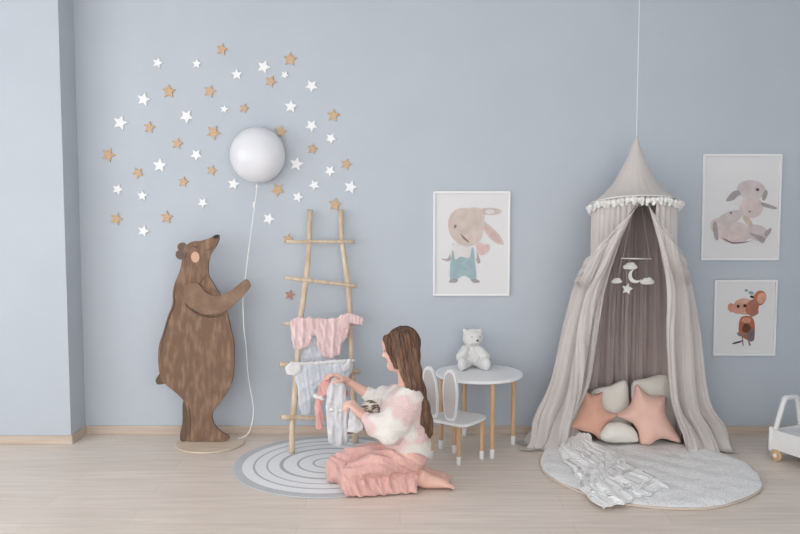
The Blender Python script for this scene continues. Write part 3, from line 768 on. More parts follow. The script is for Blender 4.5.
# ---- mobile inside the canopy
def mq(px, py): return Q(px, py, 4.70)
bar0, bar1 = mq(621, 258.3), mq(651.5, 259)
mob = thing('nursery_mobile', 'white felt cloud and moon mobile hanging inside the canopy', 'mobile', (bar0+bar1)/2)
MB().tube([bar0, bar1], .004, 10).build('crossbar', M['white'], mob, smooth=True)
hang = (bar0+bar1)/2
hub_ = np.array([HC[0], 4.70, zh+.10])
MB().tube([bar0+np.array([.01,0,0]), hub_], .0009, 5).tube([bar1-np.array([.01,0,0]), hub_], .0009, 5).build('suspension_thread', M['string'], mob)
def cloud(px, py, w, nm='cloud', dy=0):
    c_ = mq(px, py); s = w*.86/780*4.7
    f = Field(c_-np.array([s*.8, .04, s*.6]), c_+np.array([s*.8, .04, s*.7]), .002)
    for (x, z, r) in ((-.33,0,.15),(-.1,.1,.2),(.15,.12,.22),(.36,0,.14),(0,-.03,.16),(-.2,-.03,.14),(.2,-.03,.14)):
        f.cone(c_+np.array([x*s, -.001, z*s]), c_+np.array([x*s, .001, z*s]), r*s, k=.006)
    V, q = f.mesh(); V[:, 1] = c_[1]+(V[:, 1]-c_[1])*.6+dy; nets_obj(nm, V, q, M['pom'], mob); return c_
def thread(px0, py0, px1, py1): MB().tube([mq(px0, py0), mq(px1, py1)], .0008, 5).build('thread', M['string'], mob)
cloud(630, 267, 17); thread(629.5,259,629.5,264)
cloud(616.5, 281.5, 13); thread(622,259,617.5,278)
cloud(647, 282, 17); thread(647,259,647,277)
m0 = mq(635, 276); s = 1/780*4.7
po = [(m0[0]+7*s*math.cos(a), m0[2]+7*s*math.sin(a)) for a in np.linspace(math.radians(110), math.radians(330), 18)]
pi_ = [(m0[0]+2.4*s+6*s*math.cos(a), m0[2]+1.5*s+6*s*math.sin(a)) for a in np.linspace(math.radians(318), math.radians(122), 18)]
MB().prism(po+pi_, 4.692, 4.706).build('moon', M['pom'], mob, bevel=.002)
s0 = mq(627, 289); MB().prism([(s0[0]+x, s0[2]+z) for x, z in star_poly(6*s, .5, .2)], 4.692, 4.706).build('star', M['pom'], mob, bevel=.002); thread(626,268,627,284)

# ---- cushions under the canopy
def cushion(name, lab, poly, Y, T, D, m_, lean=.35, seed=1, group=None, rnd=5, yaw=0, wr=(.0035,22,0)):
    o = puff(name, poly, Y, T, D, m_, None, lean=lean, h=.006, wr=wr, seed=seed, rnd=rnd, yaw=yaw); tag(o, lab, 'cushion', group); return o
cushion('cream_cushion', 'cream cushion leaning in the right back corner of the canopy', [(633,383),(648,378),(668,375),(674,392),(676,428),(655,432),(636,428),(632,405)], 4.915, .045, .09, M['cream'], lean=.04, seed=3, group='cream cushions')
cushion('cream_cushion', 'cream cushion standing upright behind both star cushions, its corner pointing up', [(592,392),(610,386),(627,380.5),(630,400),(631,428),(610,432),(592,430),(590,410)], 4.95, .042, .09, M['cream'], lean=.06, seed=5, group='cream cushions')
cushion('cream_cushion', 'small pale cream cushion lying low between the two star cushions', [(603,430),(610,423.5),(624,423),(634,428),(638,436),(637,441.5),(620,442.5),(605,441.5),(600,437)], 4.80, .07, .08, M['cream'], lean=.1, seed=7, group='cream cushions')
cushion('star_cushion', 'darker salmon star cushion half hidden at the left canopy curtain', [(587,393),(596,397),(606,393.5),(604,403),(608,412),(619,416),(610,422),(603,430),(601,440.5),(592,434),(580,431),(569,427),(575,416),(582,406),(583,398)], 4.83, .05, .09, M['salmon'], lean=.22, seed=9, group='star cushions', rnd=5)
cushion('star_cushion', 'big coral pink star cushion leaning near the right canopy curtain', [(640.5,386.5),(647,393),(656,398),(668,398),(669,405),(668,414),(673,425),(681,439),(678,443),(665,439),(657,440),(650,445),(640,444),(638.5,434),(634,425),(626,421),(617.5,416.5),(627,411),(634,404),(637,394)], 4.78, .065, .10, M['coral'], lean=.2, seed=11, group='star cushions', rnd=5)

# ================================================================== TABLE, TEDDY, CHAIR
TC = np.array([.495, 4.835, 0]); TZ = .475
tab = thing('kids_table', 'low round white table on beech legs with white feet', 'table', TC)
R_ = .272
MB().lathe([(0,TZ-.02),(R_-.004,TZ-.02),(R_,TZ-.017),(R_,TZ-.003),(R_-.003,TZ),(0,TZ)], 80, 0, xf(TC)).build('tabletop', M['white'], tab, auto=True)
def leg(par, x, y, ztop, r=.0145, sock=.055):
    l = MB().lathe([(r*.95,sock-.002),(r,sock+.01),(r,ztop-.01),(r,ztop)], 20, 0, xf((x, y, 0))).build('leg', M['pine'], par, auto=True)
    BASE[l.name] = BASE[par.name]
    MB().lathe([(r*.8,0),(r*.98,.004),(r*1.06,sock),(r*.9,sock+.001)], 20, 0, xf((x, y, 0))).build('white_foot', M['white'], l, auto=True)
for x, y in ((.553,4.6),(.72,4.88),(.425,5.065),(.256,4.79)): leg(tab, x, y, TZ-.02)
# chair with bunny ears
CC = np.array([.340, 4.585, 0]); SZ = .255
chr_ = thing('rabbit_ear_chair', 'small white wooden chair with rabbit ear backrest at the round table', 'chair', CC)
for x, y in ((.343,4.475),(.489,4.585),(.334,4.70),(.187,4.59)): leg(chr_, x, y, SZ-.016, .0135, .05)
ux = np.array([.152,-.115,0]); ux /= np.linalg.norm(ux); uy = np.array([-ux[1], ux[0], 0])   # ux along the back edge, uy forwards
T = np.eye(4); T[:3,0] = ux; T[:3,1] = uy; T[:3,2] = (0,0,1); T[:3,3] = CC
sp_ = spline([(-.125,-.12),(0,-.128),(.125,-.12),(.14,0),(.13,.12),(.07,.148),(0,.14),(-.07,.148),(-.13,.12),(-.14,0)], 6)
m_ = MB(); n = len(sp_); m_.add([(x, y, SZ-.016) for x, y in sp_]+[(x, y, SZ) for x, y in sp_], [tuple(range(n-1,-1,-1)), tuple(range(n, 2*n))]+[(i, (i+1) % n, n+(i+1) % n, n+i) for i in range(n)], 0, T)
m_.build('seat', M['white'], chr_, bevel=.003)
M['eargrey'] = mat('grey_ear_paint', (204,199,197), .6, (196,191,189), scale=4)
for sx, tilt in ((-.078,-.05),(.046,.05)):
    e_ = [(x*.050*(1 if z < .16 else 1), z) for x, z in ((-.55,.0),(-.85,.06),(-1,.14),(-.95,.22),(-.6,.285),(0,.305),(.6,.285),(.95,.22),(1,.14),(.85,.06),(.55,.0))]
    e_ = spline(e_, 5)
    TT = T @ xf((sx-.018, -.112, SZ+.012), 0, .09, tilt)
    ear = MB().prism([tuple(p) for p in e_], -.008, .008, 0, TT).build('backrest_ear', M['white'], chr_, bevel=.003)
    inn = [(p[0]*.80, .155+(p[1]-.155)*.88) for p in e_]
    MB().prism(inn, -.0105, .0105, 0, TT).build('inner_ear_panel', M['eargrey'], ear)
# teddy
tb = np.array([Q(472, 366, 4.98)[0], 4.985, TZ])
ted = thing('teddy_bear', 'white plush teddy bear with black nose sitting on the round table', 'teddy bear', tb)
f = Field(tb+np.array([-.14,-.16,-.004]), tb+np.array([.14,.10,.29]), .003)
t_ = lambda x, y, z: tb+np.array([x, y, z])
f.ell(t_(0,.01,.075), (.052,.05,.068)).ell(t_(.003,0,.192), (.064,.056,.058))
f.cone(t_(-.045,.0,.235), t_(-.049,.0,.240), .013, k=.02).cone(t_(.050,.0,.235), t_(.054,.0,.240), .013, k=.02)
f.ell(t_(.022,-.052,.180), (.027,.024,.021), k=.015)
f.cone(t_(-.045,-.01,.115), t_(-.075,-.045,.075), .030, .033, k=.01).cone(t_(.045,-.01,.115), t_(.08,-.04,.078), .028, .032, k=.01)
f.cone(t_(-.035,-.02,.03), t_(-.07,-.095,.030), .032, .029, k=.012).cone(t_(.04,-.02,.03), t_(.075,-.09,.030), .032, .029, k=.012)
f.ell(t_(-.074,-.115,.042), (.028,.02,.040), k=.012).ell(t_(.08,-.108,.042), (.028,.02,.040), k=.012)
V, q = f.mesh(); V = V+normals(V, q)*waves(V, 5, (170, 300), (.0012, .0008))[:, None]; nets_obj('plush_body', V, q, M['plush'], ted)
MB().ball(t_(.027,-.077,.187), (.008,.006,.0065), 12).build('nose', M['black'], ted, smooth=True)
for x in (-.006, .046): MB().ball(t_(x,-.054,.206), .0038, 10).build('eye', M['black'], ted, smooth=True)

# ================================================================== PICTURES
def picture(name, lab, corners, Yd=.02, fw=.012, shapes=(), org=(0,0), sc=1):
    tl, tr, br_, bl = [Q(x, y, YW-Yd) for x, y in corners]
    x0 = (tl[0]+bl[0])/2; x1 = (tr[0]+br_[0])/2; z1 = (tl[2]+tr[2])/2; z0 = (bl[2]+br_[2])/2
    t = thing(name, lab, 'picture', ((x0+x1)/2, YW, z0), 'framed animal prints')
    m = MB(); ya, yb = YW-Yd, YW
    m.box((x0,ya,z0),(x0+fw,yb,z1)).box((x1-fw,ya,z0),(x1,yb,z1)).box((x0+fw,ya,z0),(x1-fw,yb,z0+fw)).box((x0+fw,ya,z1-fw),(x1-fw,yb,z1))
    m.build('frame', M['white'], t, bevel=.0015)
    mats = [M['paper']]; keys = {}; yp = YW-.008
    p = MB().box((x0+fw,yp,z0+fw),(x1-fw,YW-.004,z1-fw))
    for k, sh in enumerate(shapes):
        kind, col = sh[0], sh[1]
        if col not in keys:
            keys[col] = len(mats); c2 = tuple(max(0, c-14) for c in col); mats.append(mat('print_ink', col, .8, c2, scale=18))
        if kind == 'e':
            _, _, cx, cy, rx, ry, ro = sh
            pts = [(cx+rx*math.cos(a)*math.cos(ro)-ry*math.sin(a)*math.sin(ro), cy+rx*math.cos(a)*math.sin(ro)+ry*math.sin(a)*math.cos(ro)) for a in np.linspace(0, 2*PI, 28, endpoint=False)]
        else: pts = [tuple(q_) for q_ in spline(sh[2], 4)]
        W3 = [Q(org[0]+a/sc, org[1]+b/sc, yp) for a, b in pts]
        y_ = yp-.0003*(k+1)
        p.add([(w_[0], y_, w_[2]) for w_ in W3], [tuple(range(len(W3)))], keys[col])
    p.build('print', mats, t)
    return t
tan, gr, pk, te, wh, dk = (212,197,188), (176,166,166), (226,196,190), (166,188,192), (226,222,220), (150,128,124)
picture('rabbit_picture', 'white framed print of a long eared rabbit in teal dungarees above the table', [(433,191.5),(510,191),(510,295.5),(433.5,296)],
  shapes=[('e',tan,300,123,58,17,0),('e',wh,300,123,22,10,0),('p',tan,[(262,165),(290,180),(340,225),(366,268),(360,278),(330,270),(290,235),(265,195)]),('p',(214,186,180),[(275,185),(310,210),(345,250),(352,266),(330,258),(290,222)]),
   ('p',gr,[(128,275),(140,280),(118,350),(85,348),(78,342),(108,338)]),('p',gr,[(222,290),(236,300),(256,350),(250,364),(240,356)]),
   ('p',wh,[(135,270),(225,285),(232,350),(125,348)]),('p',te,[(128,300),(140,345),(165,332),(205,338),(216,295),(226,300),(236,395),(236,440),(212,436),(180,420),(150,436),(118,440),(116,380)]),
   ('p',gr,[(120,438),(150,436),(146,452),(112,452)]),('p',gr,[(212,436),(240,438),(256,450),(225,454)]),
   ('e',tan,188,195,78,92,-.5),('p',tan,[(150,150),(200,108),(262,112),(275,160),(240,200)]),
   ('e',(216,190,184),210,250,14,12,0),('e',dk,140,192,6,9,.3),('p',dk,[(165,228),(182,240),(204,262),(200,266),(178,250)]),
   ('p',pk,[(238,275),(260,268),(272,280),(292,274),(300,290),(288,312),(262,326),(246,312)])],
  org=(425,185), sc=4.642)
lg, lp_ = (212,200,198), (220,204,200)
picture('rabbits_picture', 'white framed print of cuddling pastel rabbits, upper of the right pair', [(704,154),(783,154),(779,260.5),(701,260)],
  shapes=[('e',lp_,240,265,52,48,0),('e',lp_,165,372,80,46,.1),('e',lg,265,375,50,34,.3),('e',lp_,95,345,30,32,.5),
   ('e',lg,240,192,62,42,.1),('p',gr,[(185,195),(160,200),(132,236),(150,240),(185,225),(195,210)]),('p',gr,[(285,245),(345,265),(340,275),(290,262)]),
   ('e',gr,298,215,10,24,.3),('e',wh,185,238,16,24,.5),('e',lg,150,310,58,26,-.35),('e',(206,190,170),225,325,30,12,.9),
   ('p',gr,[(230,375),(270,385),(300,400),(288,420),(260,400)]),('p',gr,[(300,370),(325,355),(318,380),(300,392)]),('p',gr,[(75,345),(90,330),(100,400),(85,400)]),
   ('e',(90,90,96),266,191,8,6,0),('e',(120,116,120),152,290,5,5,0),('e',(120,116,120),233,285,4,4,0),('p',dk,[(115,395),(160,415),(220,412),(245,408),(200,420),(150,420)])],
  org=(695,145), sc=4.276)
og, bw = (196,122,92), (112,70,56)
picture('mouse_picture', 'smaller white framed print of a brown mouse in a coat, lower of the right pair', [(715,280),(777.5,280),(776,356),(713,355.5)],
  shapes=[('p',(170,132,120),[(300,180),(330,240),(280,262)]),('e',og,335,158,36,44,.4),('e',(220,168,146),346,158,24,32,.4),('e',(206,150,130),176,212,20,26,-.3),
   ('e',(210,168,150),250,205,62,46,.1),('e',(176,118,98),292,210,36,46,.5),('e',(210,158,136),215,215,40,32,0),
   ('p',(176,110,84),[(235,262),(285,262),(306,300),(302,392),(270,396),(222,360),(218,300)]),('p',bw,[(250,300),(280,310),(286,340),(262,352),(236,340)]),('p',(128,112,118),[(268,350),(302,330),(302,394),(270,396)]),
   ('e',(214,150,120),258,282,26,16,0),('p',(150,120,110),[(208,350),(250,355),(270,365),(220,372)]),
   ('p',(90,86,90),[(182,410),(228,396),(232,404),(190,416)]),('p',dk,[(232,370),(238,372),(244,422),(238,422)]),('p',dk,[(266,390),(272,390),(284,422),(274,422)]),
   ('e',(50,46,50),213,203,8,9,0),('e',(90,40,36),250,200,10,9,0),('e',(60,56,60),290,150,12,7,.3),('e',(150,170,166),285,128,16,9,.2),('e',(140,158,156),258,114,10,7,-.3)],
  org=(700,270), sc=5.62)

# ================================================================== DOLL CART
c0 = G(770.5, 459.5, 0); ax = np.array([.43,-.9,0]); ax /= np.linalg.norm(ax); wx = np.array([-ax[1], ax[0], 0])
T = np.eye(4); T[:3,0] = wx; T[:3,1] = ax; T[:3,2] = (0,0,1); T[:3,3] = c0
cart = thing('doll_cart', 'white wooden toy push cart with wooden wheels at the right edge', 'toy cart', c0)
Wd, Ln, z0_, z1_ = .27, .36, .065, .185
b_ = MB(); t = .012
b_.box((0,0,z0_),(t,Ln,z1_),0,T).box((Wd-t,0,z0_),(Wd,Ln,z1_),0,T).box((t,0,z0_),(Wd-t,t,z1_),0,T).box((t,Ln-t,z0_),(Wd-t,Ln,z1_),0,T).box((t,t,z0_),(Wd-t,Ln-t,z0_+t),0,T)
b_.build('cart_body', M['white_w'], cart, bevel=.004)
MB().box((t+.002,t+.002,z0_+t),(Wd-t-.002,Ln-t-.002,z1_-.012),0,T).build('mattress', M['babygrey'], cart, bevel=.012)
for x in (.0, Wd): MB().tube([np.array((T@np.array([x+.006 if x == 0 else x-.006, -.006, zz, 1]))[:3]) for zz in (z0_-.012, z0_, z1_+.005, z1_+.012)], [.010,.014,.014,.009], 14).build('corner_post', M['white_w'], cart, smooth=True)
hpth = spline([(.022,.006,z1_-.02),(.050,.012,z1_+.08),(.078,.016,z1_+.165),(.09,.016,z1_+.180),(.12,.016,z1_+.184),(Wd-.09,.016,z1_+.180),(Wd-.078,.016,z1_+.165),(Wd-.050,.012,z1_+.08),(Wd-.022,.006,z1_-.02)], 5, False)
MB().tube([(T@np.array([*p, 1]))[:3] for p in hpth], .0155, 14).build('push_handle', M['white_w'], cart, smooth=True)
for y in (.035, Ln-.04):
    MB().tube([(T@np.array([-.012, y, .036, 1]))[:3], (T@np.array([Wd+.012, y, .036, 1]))[:3]], .006, 10).build('axle', M['white_w'], cart, smooth=True)
    MB().box((.02, y-.012, .036),(.04, y+.012, z0_),0,T).box((Wd-.04, y-.012, .036),(Wd-.02, y+.012, z0_),0,T).build('axle_bracket', M['white_w'], cart)
    for x in (.004, Wd-.004):
        P2 = [(.0,-.009),(.030,-.009),(.036,-.005),(.036,.005),(.030,.009),(0,.009)]
        wl = MB().lathe(P2, 36, 0, T @ xf((x, y, .036), 0, 0, PI/2)).build('wheel', M['pine'], cart, auto=True)
        sx = -1 if x < .1 else 1
        MB().lathe([(.012,0),(.012,.006),(.006,.010)], 16, 0, T @ xf((x+sx*.009, y, .036), 0, 0, sx*PI/2)).build('hub_cap', M['white'], wl, auto=True)

# ================================================================== PERSON
per = thing('person', 'woman with long brown hair in a pastel sweater and pink trousers kneeling on the rug', 'person', (0.02, 4.12, 0))
lo = np.array([-.62, 3.78, -.005]); hi = np.array([.36, 4.66, .92])
Hc = Q(401.5, 348.5, 4.15)
fw = np.array([-.965, .20, -.17]); fw /= np.linalg.norm(fw); lf = np.cross((0,0,1), fw); lf /= np.linalg.norm(lf); up = np.cross(fw, lf)
if lf[1] > 0: lf = -lf
def H(f_, l_, u_): return Hc+f_*fw+l_*lf+u_*up
RH = np.stack([fw, lf, up], 1)
sk = Field(lo, hi, .0032)
# head
sk.ell(H(-.012,0,.028), (.094,.073,.086), RH, k=.02).ell(H(.030,0,-.03), (.058,.056,.078), RH, k=.03)
sk.cone(H(.015,.028,-.062), H(.062,.006,-.092), .026, .016, k=.03).cone(H(.015,-.028,-.062), H(.062,-.006,-.092), .026, .016, k=.03)
sk.cone(H(.072,0,.045), H(.074,0,.03), .03, .026, k=.03)                       # forehead
sk.cone(H(.084,0,.008), H(.104,0,-.024), .0065, .0095, k=.014)                 # nose
sk.cone(H(.094,.008,-.028), H(.094,-.008,-.028), .007, k=.006)
sk.cone(H(.087,.012,-.046), H(.087,-.012,-.046), .0065, k=.006).cone(H(.085,.010,-.056), H(.085,-.010,-.056), .0068, k=.006)
sk.cone(H(.078,0,-.086), H(.076,0,-.088), .015, k=.02)
for s_ in (1,-1):
    sk.ell(H(.090,s_*.030,.004), (.014,.016,.010), RH, k=.012, neg=True)
    sk.ell(H(.074,s_*.030,.002), (.013,.013,.012), RH, k=.004)
    sk.cone(H(.082,s_*.018,.020), H(.072,s_*.044,.020), .006, .004, k=.012)
    sk.ell(H(-.005,s_*.073,-.008), (.018,.008,.030), RH, k=.006)
nb = Q(408, 389, 4.16)
sk.cone(H(-.015,0,-.06), nb, .048, .052, k=.03)
# torso
SL = Q(409, 398, 4.02); SR = Q(397, 394, 4.31); ch = Q(405, 408, 4.15); wa = Q(404, 432, 4.15); pe_ = Q(409, 452, 4.15)
sk.cone(SL+np.array([0,.03,-.02]), SR+np.array([0,-.03,-.015]), .036, k=.05).cone(ch+np.array([0,-.05,0]), ch+np.array([0,.05,0]), .085, k=.05).cone(ch, wa, .10, .095, k=.05).cone(pe_+np.array([0,-.06,0]), pe_+np.array([0,.06,0]), .09, k=.05).cone(wa, pe_, .09, .095, k=.04)
# arms
EL = Q(389, 433, 3.97); WL = Q(362, 415, 4.03)
ER = Q(376, 399, 4.47); WR = Q(347.5, 381, 4.45)
sk.cone(SL+np.array([0,.02,-.03]), EL, .036, .032, k=.03).cone(EL, WL, .034, .021, k=.02).cone(SR+np.array([0,-.02,-.02]), ER, .036, .032, k=.03).cone(ER, WR, .034, .021, k=.02)
def hand(W, d, nrm, thumbside, curl, sc=1.0, spread=.12):
    d = d/np.linalg.norm(d); nrm = nrm-d*np.dot(nrm, d); nrm /= np.linalg.norm(nrm); sd = np.cross(d, nrm); sd *= np.sign(np.dot(sd, thumbside)) or 1
    palm = .082*sc
    for k, (o_, L_) in enumerate(((.027,.068),(.009,.076),(-.009,.070),(-.026,.055))):
        base = W+d*palm+sd*o_*sc-d*abs(o_)*.25*sc
        sk.cone(W+sd*o_*.6*sc+d*.012, base, .0135*sc, .0105*sc, k=.012)
        p = base; dd = d+sd*o_*spread*8; dd /= np.linalg.norm(dd); ang = 0
        for j, (fr, r0, r1) in enumerate(((.45,.0095,.0088),(.30,.0088,.0080),(.25,.0080,.0068))):
            ang += curl[j]*(1+.08*k); v_ = dd*math.cos(ang)+nrm*math.sin(ang); p2 = p+v_*L_*fr*sc
            sk.cone(p, p2, r0*sc, r1*sc, k=.003); p = p2
    t0 = W+d*.018*sc+sd*.018*sc; v1 = d*.62+sd*.62+nrm*.42; v1 /= np.linalg.norm(v1); t1 = t0+v1*.042*sc
    v2 = d*.78+sd*.15+nrm*.6; v2 /= np.linalg.norm(v2); t2 = t1+v2*.030*sc; v3 = d*.75-sd*.25+nrm*.6; v3 /= np.linalg.norm(v3)
    sk.cone(t0, t1, .015*sc, .0115*sc, k=.010).cone(t1, t2, .0112*sc, .0098*sc, k=.004).cone(t2, t2+v3*.024*sc, .0098*sc, .008*sc, k=.003)
hand(WR, Q(334,374.5,4.43)-WR, np.array([0,-.25,-1.]), np.array([0,-1.,.0]), (.35,.55,.5))
hand(WL, Q(352,404,4.04)-WL, np.array([-1.,.35,-.2]), np.array([0,.4,1.]), (.8,.9,.6))
# legs
KL = np.array([Q(352,470,3.99)[0], 3.985, .125]); HL = Q(410,455,4.05); AL = np.array([Q(420,484,4.06)[0], 4.07, .055])
KR = np.array([Q(337,465,4.20)[0], 4.190, .105]); HR_ = Q(406,452,4.23); AR = np.array([Q(417,478,4.19)[0], 4.19, .055])
for hpnt, kn_, an in ((HL,KL,AL),(HR_,KR,AR)):
    sk.cone(hpnt, kn_, .062, .036, k=.03); k2 = np.array([kn_[0]+.015, kn_[1], .056]); sk.cone(kn_, k2, .034, .034, k=.03).cone(k2, k2+(an-k2)*.3, .034, .040, k=.03).cone(k2+(an-k2)*.3, an, .040, .030, k=.03)
# feet, soles up, toes trailing to the right
for an, dy in ((AL,.02),(AR,.0)):
    fd = np.array([1.,dy*2-.03,0]); fd /= np.linalg.norm(fd); sdv = np.array([-fd[1], fd[0], 0])
    heel = an+fd*.018+np.array([0,0,.022]); ball = an+fd*.135+np.array([0,0,-.022])
    sk.cone(an, heel, .033, .027, k=.02).cone(heel-np.array([0,0,.01]), ball, .027, .022, k=.02)
    for o_ in (-.02, 0, .018): sk.cone(an+fd*.03-np.array([0,0,.018]), ball+sdv*o_+np.array([0,0,0]), .025, .018, k=.015)
    for o_, L_, r_ in ((-.030,.040,.0115),(-.013,.040,.0085),(.001,.037,.008),(.014,.032,.0075),(.026,.026,.007)):
        if an is AR: o_ = -o_
        b0 = ball+sdv*o_; m1 = b0+fd*L_*.6+np.array([0,0,-.004]); sk.cone(b0, m1, r_*1.1, r_, k=.004).cone(m1, m1+fd*L_*.4+np.array([0,0,-.010]), r_, r_*.85, k=.003)
V, q = sk.mesh(); V = smoothV(V, q, 1, .4); V[:, 2] = np.maximum(V[:, 2], .002)
cq = V[q].mean(1); L1 = (cq-Hc)@RH
mi = ((L1[:, 0] > .080) & (L1[:, 2] > -.0635) & (L1[:, 2] < -.040) & (np.abs(L1[:, 1]) < .02)).astype(int)
nets_obj('body', V, q, [M['skin'], M['lip']], per, mi)
for s_ in (1,-1):
    e = MB().ball((0,0,0), (.011,.011,.009), 14, 0, np.block([[RH, H(.0775,s_*.030,.002)[:, None]], [np.zeros((1,3)), np.ones((1,1))]])).build('eye', mat('eye_white', (236,232,230), .25), per, smooth=True)
    MB().ball((0,0,0), (.003,.0048,.0048), 12, 0, np.block([[RH, H(.0872,s_*.030,.0)[:, None]], [np.zeros((1,3)), np.ones((1,1))]])).build('iris', mat('iris', (70,52,42), .2), e, smooth=True)
    MB().tube([H(.080,s_*.016,.0085), H(.090,s_*.026,.0080), H(.086,s_*.040,.006), H(.078,s_*.046,.002)], [.001,.0018,.0018,.0008], 6).build('eyelashes', M['hair'], per, smooth=True)
    MB().tube([H(.088,s_*.014,.024), H(.084,s_*.030,.028), H(.070,s_*.048,.024)], [.002,.003,.0012], 6).build('eyebrow', M['hair'], per, smooth=True)
# sweater
sw = Field(lo, hi, .0045)
sw.cone(SL+np.array([0,.03,-.012]), SR+np.array([0,-.03,-.012]), .064, k=.06)
sw.cone(nb+np.array([.0,0,.012]), nb+np.array([0,0,-.03]), .050, .088, k=.06)
sw.cone(ch+np.array([-.01,-.055,0]), ch+np.array([-.01,.055,0]), .112, k=.05)
sw.cone(ch+np.array([-.015,-.06,-.03]), wa+np.array([.015,-.06,.0]), .108, .112, k=.05).cone(ch+np.array([-.01,.06,-.03]), wa+np.array([.015,.06,.0]), .105, .112, k=.05)
sw.cone(wa+np.array([.01,-.05,-.01]), pe_+np.array([.008,-.05,.03]), .112, .112, k=.04).cone(wa+np.array([.01,.05,-.01]), pe_+np.array([.01,.05,.03]), .11, .112, k=.04)
sw.cone(SL+np.array([0,.02,-.02]), SL+(EL-SL)*.6, .060, .066, k=.06).cone(SL+(EL-SL)*.6, EL, .068, .062, k=.03).cone(EL, EL+(WL-EL)*.45, .062, .056, k=.03).cone(EL+(WL-EL)*.45, EL+(WL-EL)*.80, .056, .036, k=.03)
sw.cone(SR+np.array([0,-.02,-.01]), SR+(ER-SR)*.6, .055, .058, k=.05).cone(SR+(ER-SR)*.6, ER, .060, .052, k=.03).cone(ER, ER+(WR-ER)*.22, .052, .046, k=.02)
g3 = np.stack(np.meshgrid(*[sw.lo[i]+np.arange(sw.n[i])*sw.h for i in range(3)], indexing='ij'), -1)
hemd = (g3[..., 2]-(wa[2]-.085+.22*(wa[0]-g3[..., 0])))   # hem slopes: lower at the back
hemz = hemd > 0
dcut = -hemd/1.0
sw.F = np.maximum(sw.F, dcut.astype(np.float32))
ncut = ((g3-(nb+np.array([-.01,0,.028])))@np.array([-.15,0,1.]))
sw.F = np.maximum(sw.F, np.where(np.linalg.norm(g3[..., :2]-nb[:2], axis=-1) < .085, ncut, -1).astype(np.float32)); del g3, hemd, dcut, ncut
V, q = sw.mesh(); V = smoothV(V, q, 3); N_ = normals(V, q)
V = V+N_*waves(V, 14, (26, 60), (.006, .003))[:, None]
nets_obj('sweater', V, q, M['sweater'], per)
cf = MB()
def cuff(a, b, r0, r1, nm='sleeve_cuff', m_='sweater'):
    d = b-a; MB().tube([a, a+d*.1, a+d*.5, b-d*.1, b], [r0*.9, r0*1.05, r1*1.06, r1*1.05, r1*.9], 28).build(nm, M[m_], per, smooth=True)
cuff(EL+(WL-EL)*.74, EL+(WL-EL)*.93, .036, .030); cuff(ER+(WR-ER)*.16, ER+(WR-ER)*.40, .044, .037)
# trousers
tr = Field(np.array([-.62,3.78,-.005]), np.array([.30,4.5,.40]), .0045)
tr.cone(pe_+np.array([.0,-.055,.0]), pe_+np.array([.0,.07,.0]), .100, k=.05)
tr.cone(HL+np.array([.01,0,-.01]), HL+(KL-HL)*.5+np.array([0,0,.0]), .074, .068, k=.03).cone(HL+(KL-HL)*.5+np.array([0,0,0]), KL+np.array([.01,0,.0]), .068, .060, k=.03)
tr.cone(HR_, HR_+(KR-HR_)*.5, .095, .085, k=.04).cone(HR_+(KR-HR_)*.5, KR+np.array([.02,0,-.010]), .085, .072, k=.03)
for kn_, an, kk in ((KL,AL,.05),(KR,AR,.05)):
    k2 = np.array([kn_[0]-.010, kn_[1]-.012, .055]); a2 = an+np.array([-.03,-.005,-.002]); md_ = k2+(a2-k2)*.5
    tr.cone(kn_+np.array([-.004,0,-.02]), k2, .056, .052, k=.02).cone(k2, md_, .054, .056, k=.008).cone(md_, a2, .056, .060, k=.008)
    tr.cone(k2+np.array([.03,-.030,-.035]), a2+np.array([0,-.058,-.040]), .016, .018, k=.03).cone(k2+np.array([.05,.040,-.035]), a2+np.array([0,.050,-.040]), .018, .020, k=.035)
    sl_, P_ = tr.sub(a2+np.array([.02,-.2,-.2]), a2+np.array([.35,.2,.085])); tr.F[sl_] = np.maximum(tr.F[sl_], (P_[..., 0]-(a2[0]+.030+.012*np.sin(P_[..., 1]*60))).astype(np.float32))
tr.cone(KR+np.array([-.0,-.02,-.045]), KL+np.array([-.02,.06,-.05]), .042, .045, k=.05)
g0, g1, g2_ = [np.array([Q(x, 467, 3.96)[0], y, z]) for x, y, z in ((436,3.99,.140),(400,3.955,.132),(368,3.925,.118))]
tr.cone(g0, g1, .016, .015, k=.015, neg=True).cone(g1, g2_, .015, .005, k=.015, neg=True)
V, q = tr.mesh(); V = smoothV(V, q, 3); N_ = normals(V, q)
X_, Y_, Z_ = V.T; low = np.clip((.128-Z_)/.02, 0, 1)
def rd(x): return 1-2*np.abs(np.sin(x))
shank = .0065*rd(X_*44+1.6*np.sin(Z_*24+X_*7)+Y_*9)+.0035*rd(X_*83+Z_*20+2*np.sin(Y_*15))
thigh = .0070*rd((Z_+.42*X_)*38+1.5*np.sin(X_*13)+Y_*6)+.004*rd((Z_+.15*X_+.4*Y_)*75+2*np.sin(X_*17))+.0035*np.sin(X_*52+Z_*12)*np.clip((X_-.0)/.12, 0, 1)
V = V+N_*(low*shank+(1-low)*thigh+waves(V, 24, (22,), (.004,)))[:, None]; V[:, 2] = np.maximum(V[:, 2], .0085)
V = smoothV(V, q, 1, .4)
nets_obj('trousers', V, q, M['trouser'], per)
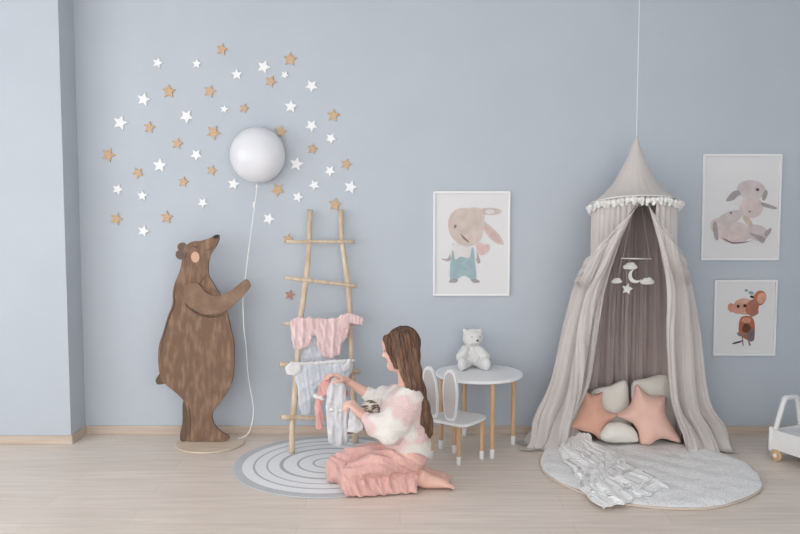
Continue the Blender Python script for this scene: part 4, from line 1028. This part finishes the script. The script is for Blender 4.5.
# hair
hr = Field(np.array([-.17,3.95,.25]), np.array([.36,4.40,.92]), .0036)
hr.ell(H(-.016,0,.032), (.090,.081,.086), RH, k=.02)
def hq(px, py, Y): return Q(px, py, Y)
hp_ = [((397,338,4.06),.028),((401,352,4.055),.028),((405,368,4.05),.028),((411,386,4.04),.028),((418,404,4.04),.031),((423,420,4.05),.029),((425,431,4.06),.020),((427,438,4.065),.008)]
hp2 = [((406,338,4.10),.053),((409,355,4.11),.050),((412,372,4.11),.045),((417,390,4.10),.038),((422,407,4.10),.034),((426,422,4.09),.030),((429,434,4.09),.016)]
hp3 = [((407,340,4.21),.043),((410,360,4.21),.042),((413,380,4.20),.036),((419,400,4.17),.032),((424,418,4.14),.024),((427,432,4.12),.010)]
for hh_ in (hp_, hp2, hp3):
    for (a, ra), (b, rb) in zip(hh_[:-1], hh_[1:]): hr.cone(Q(*a), Q(*b), ra, rb, k=.03)
hr.cone(Q(387,339,4.11), Q(391,350,4.10), .021, .019, k=.02).cone(Q(391,350,4.10), Q(397,366,4.09), .019, .016, k=.02)
# keep the face free
hr.ell(H(.108,0,-.062), (.058,.095,.098), RH, k=.015, neg=True)
V, q = hr.mesh(); V = smoothV(V, q, 2); N_ = normals(V, q)
an_ = np.arctan2(V[:, 1]-4.14, V[:, 0]-Hc[0]-.10*(Hc[2]-V[:, 2]))
V = V+N_*(.0035*np.sin(an_*34+3*np.sin(V[:, 2]*8))+.002*np.sin(an_*71+V[:, 2]*12))[:, None]
hair = nets_obj('hair', V, q, M['hair'], per)
hs = MB(); rs = np.random.RandomState(5)
for k in range(170):
    a0 = rs.rand(); side = rs.rand(); y_ = 4.02+.03*a0; dx = (rs.rand()-.5)*15; j1, j2 = rs.randn(2)*1.2
    pts = [(394+12*a0,330+3*abs(a0-.5),4.13-.03*side),(391+22*a0,341+j1,4.075),(396+21*a0,356,4.038+.02*a0),(401+18*a0,374+j2,4.022+.03*a0),(409+13*a0,390,4.014+.04*a0),(416+11*a0,406,4.018+.04*a0),(420+9*a0,421+j1,4.035+.03*a0),(421.5+9*a0,432+7*side,4.055+.03*a0)]
    n_ = 8 if side > .3 else 7
    P_ = spline([Q(*p) for p in pts[:n_]], 4, False); L_ = len(P_)
    hs.tube(P_, [.0026*math.sin(PI*(i+.8)/(L_+1))**.5 for i in range(L_)], 5)
hs.build('hair_strands', M['hair2'], hair, smooth=True)

# ================================================================== LIGHT
w_ = bpy.data.worlds.new('sky'); bpy.context.scene.world = w_; w_.use_nodes = True
bg = w_.node_tree.nodes['Background']; bg.inputs[0].default_value = lin((242,243,245)); bg.inputs[1].default_value = 2.08
def area(loc, rot, sx, sy, power, col=(255,255,255), nm='window_daylight'):
    l = bpy.data.lights.new(nm, 'AREA'); l.shape = 'RECTANGLE'; l.size = sx; l.size_y = sy; l.energy = power; l.color = lin(col)[:3]
    o = bpy.data.objects.new(nm, l); C.objects.link(o); o.location = loc; o.rotation_euler = rot; return o
area((XL-.02, (WY0+WY1)/2, 1.6), (0, -PI/2, 0), 2.1, 2.9, 36, (246,249,255))
sc = bpy.context.scene
sc.view_settings.view_transform = 'Standard'; sc.view_settings.look = 'None'; sc.view_settings.gamma = 1
sc.view_settings.exposure = .35; sc.view_settings.use_curve_mapping = False
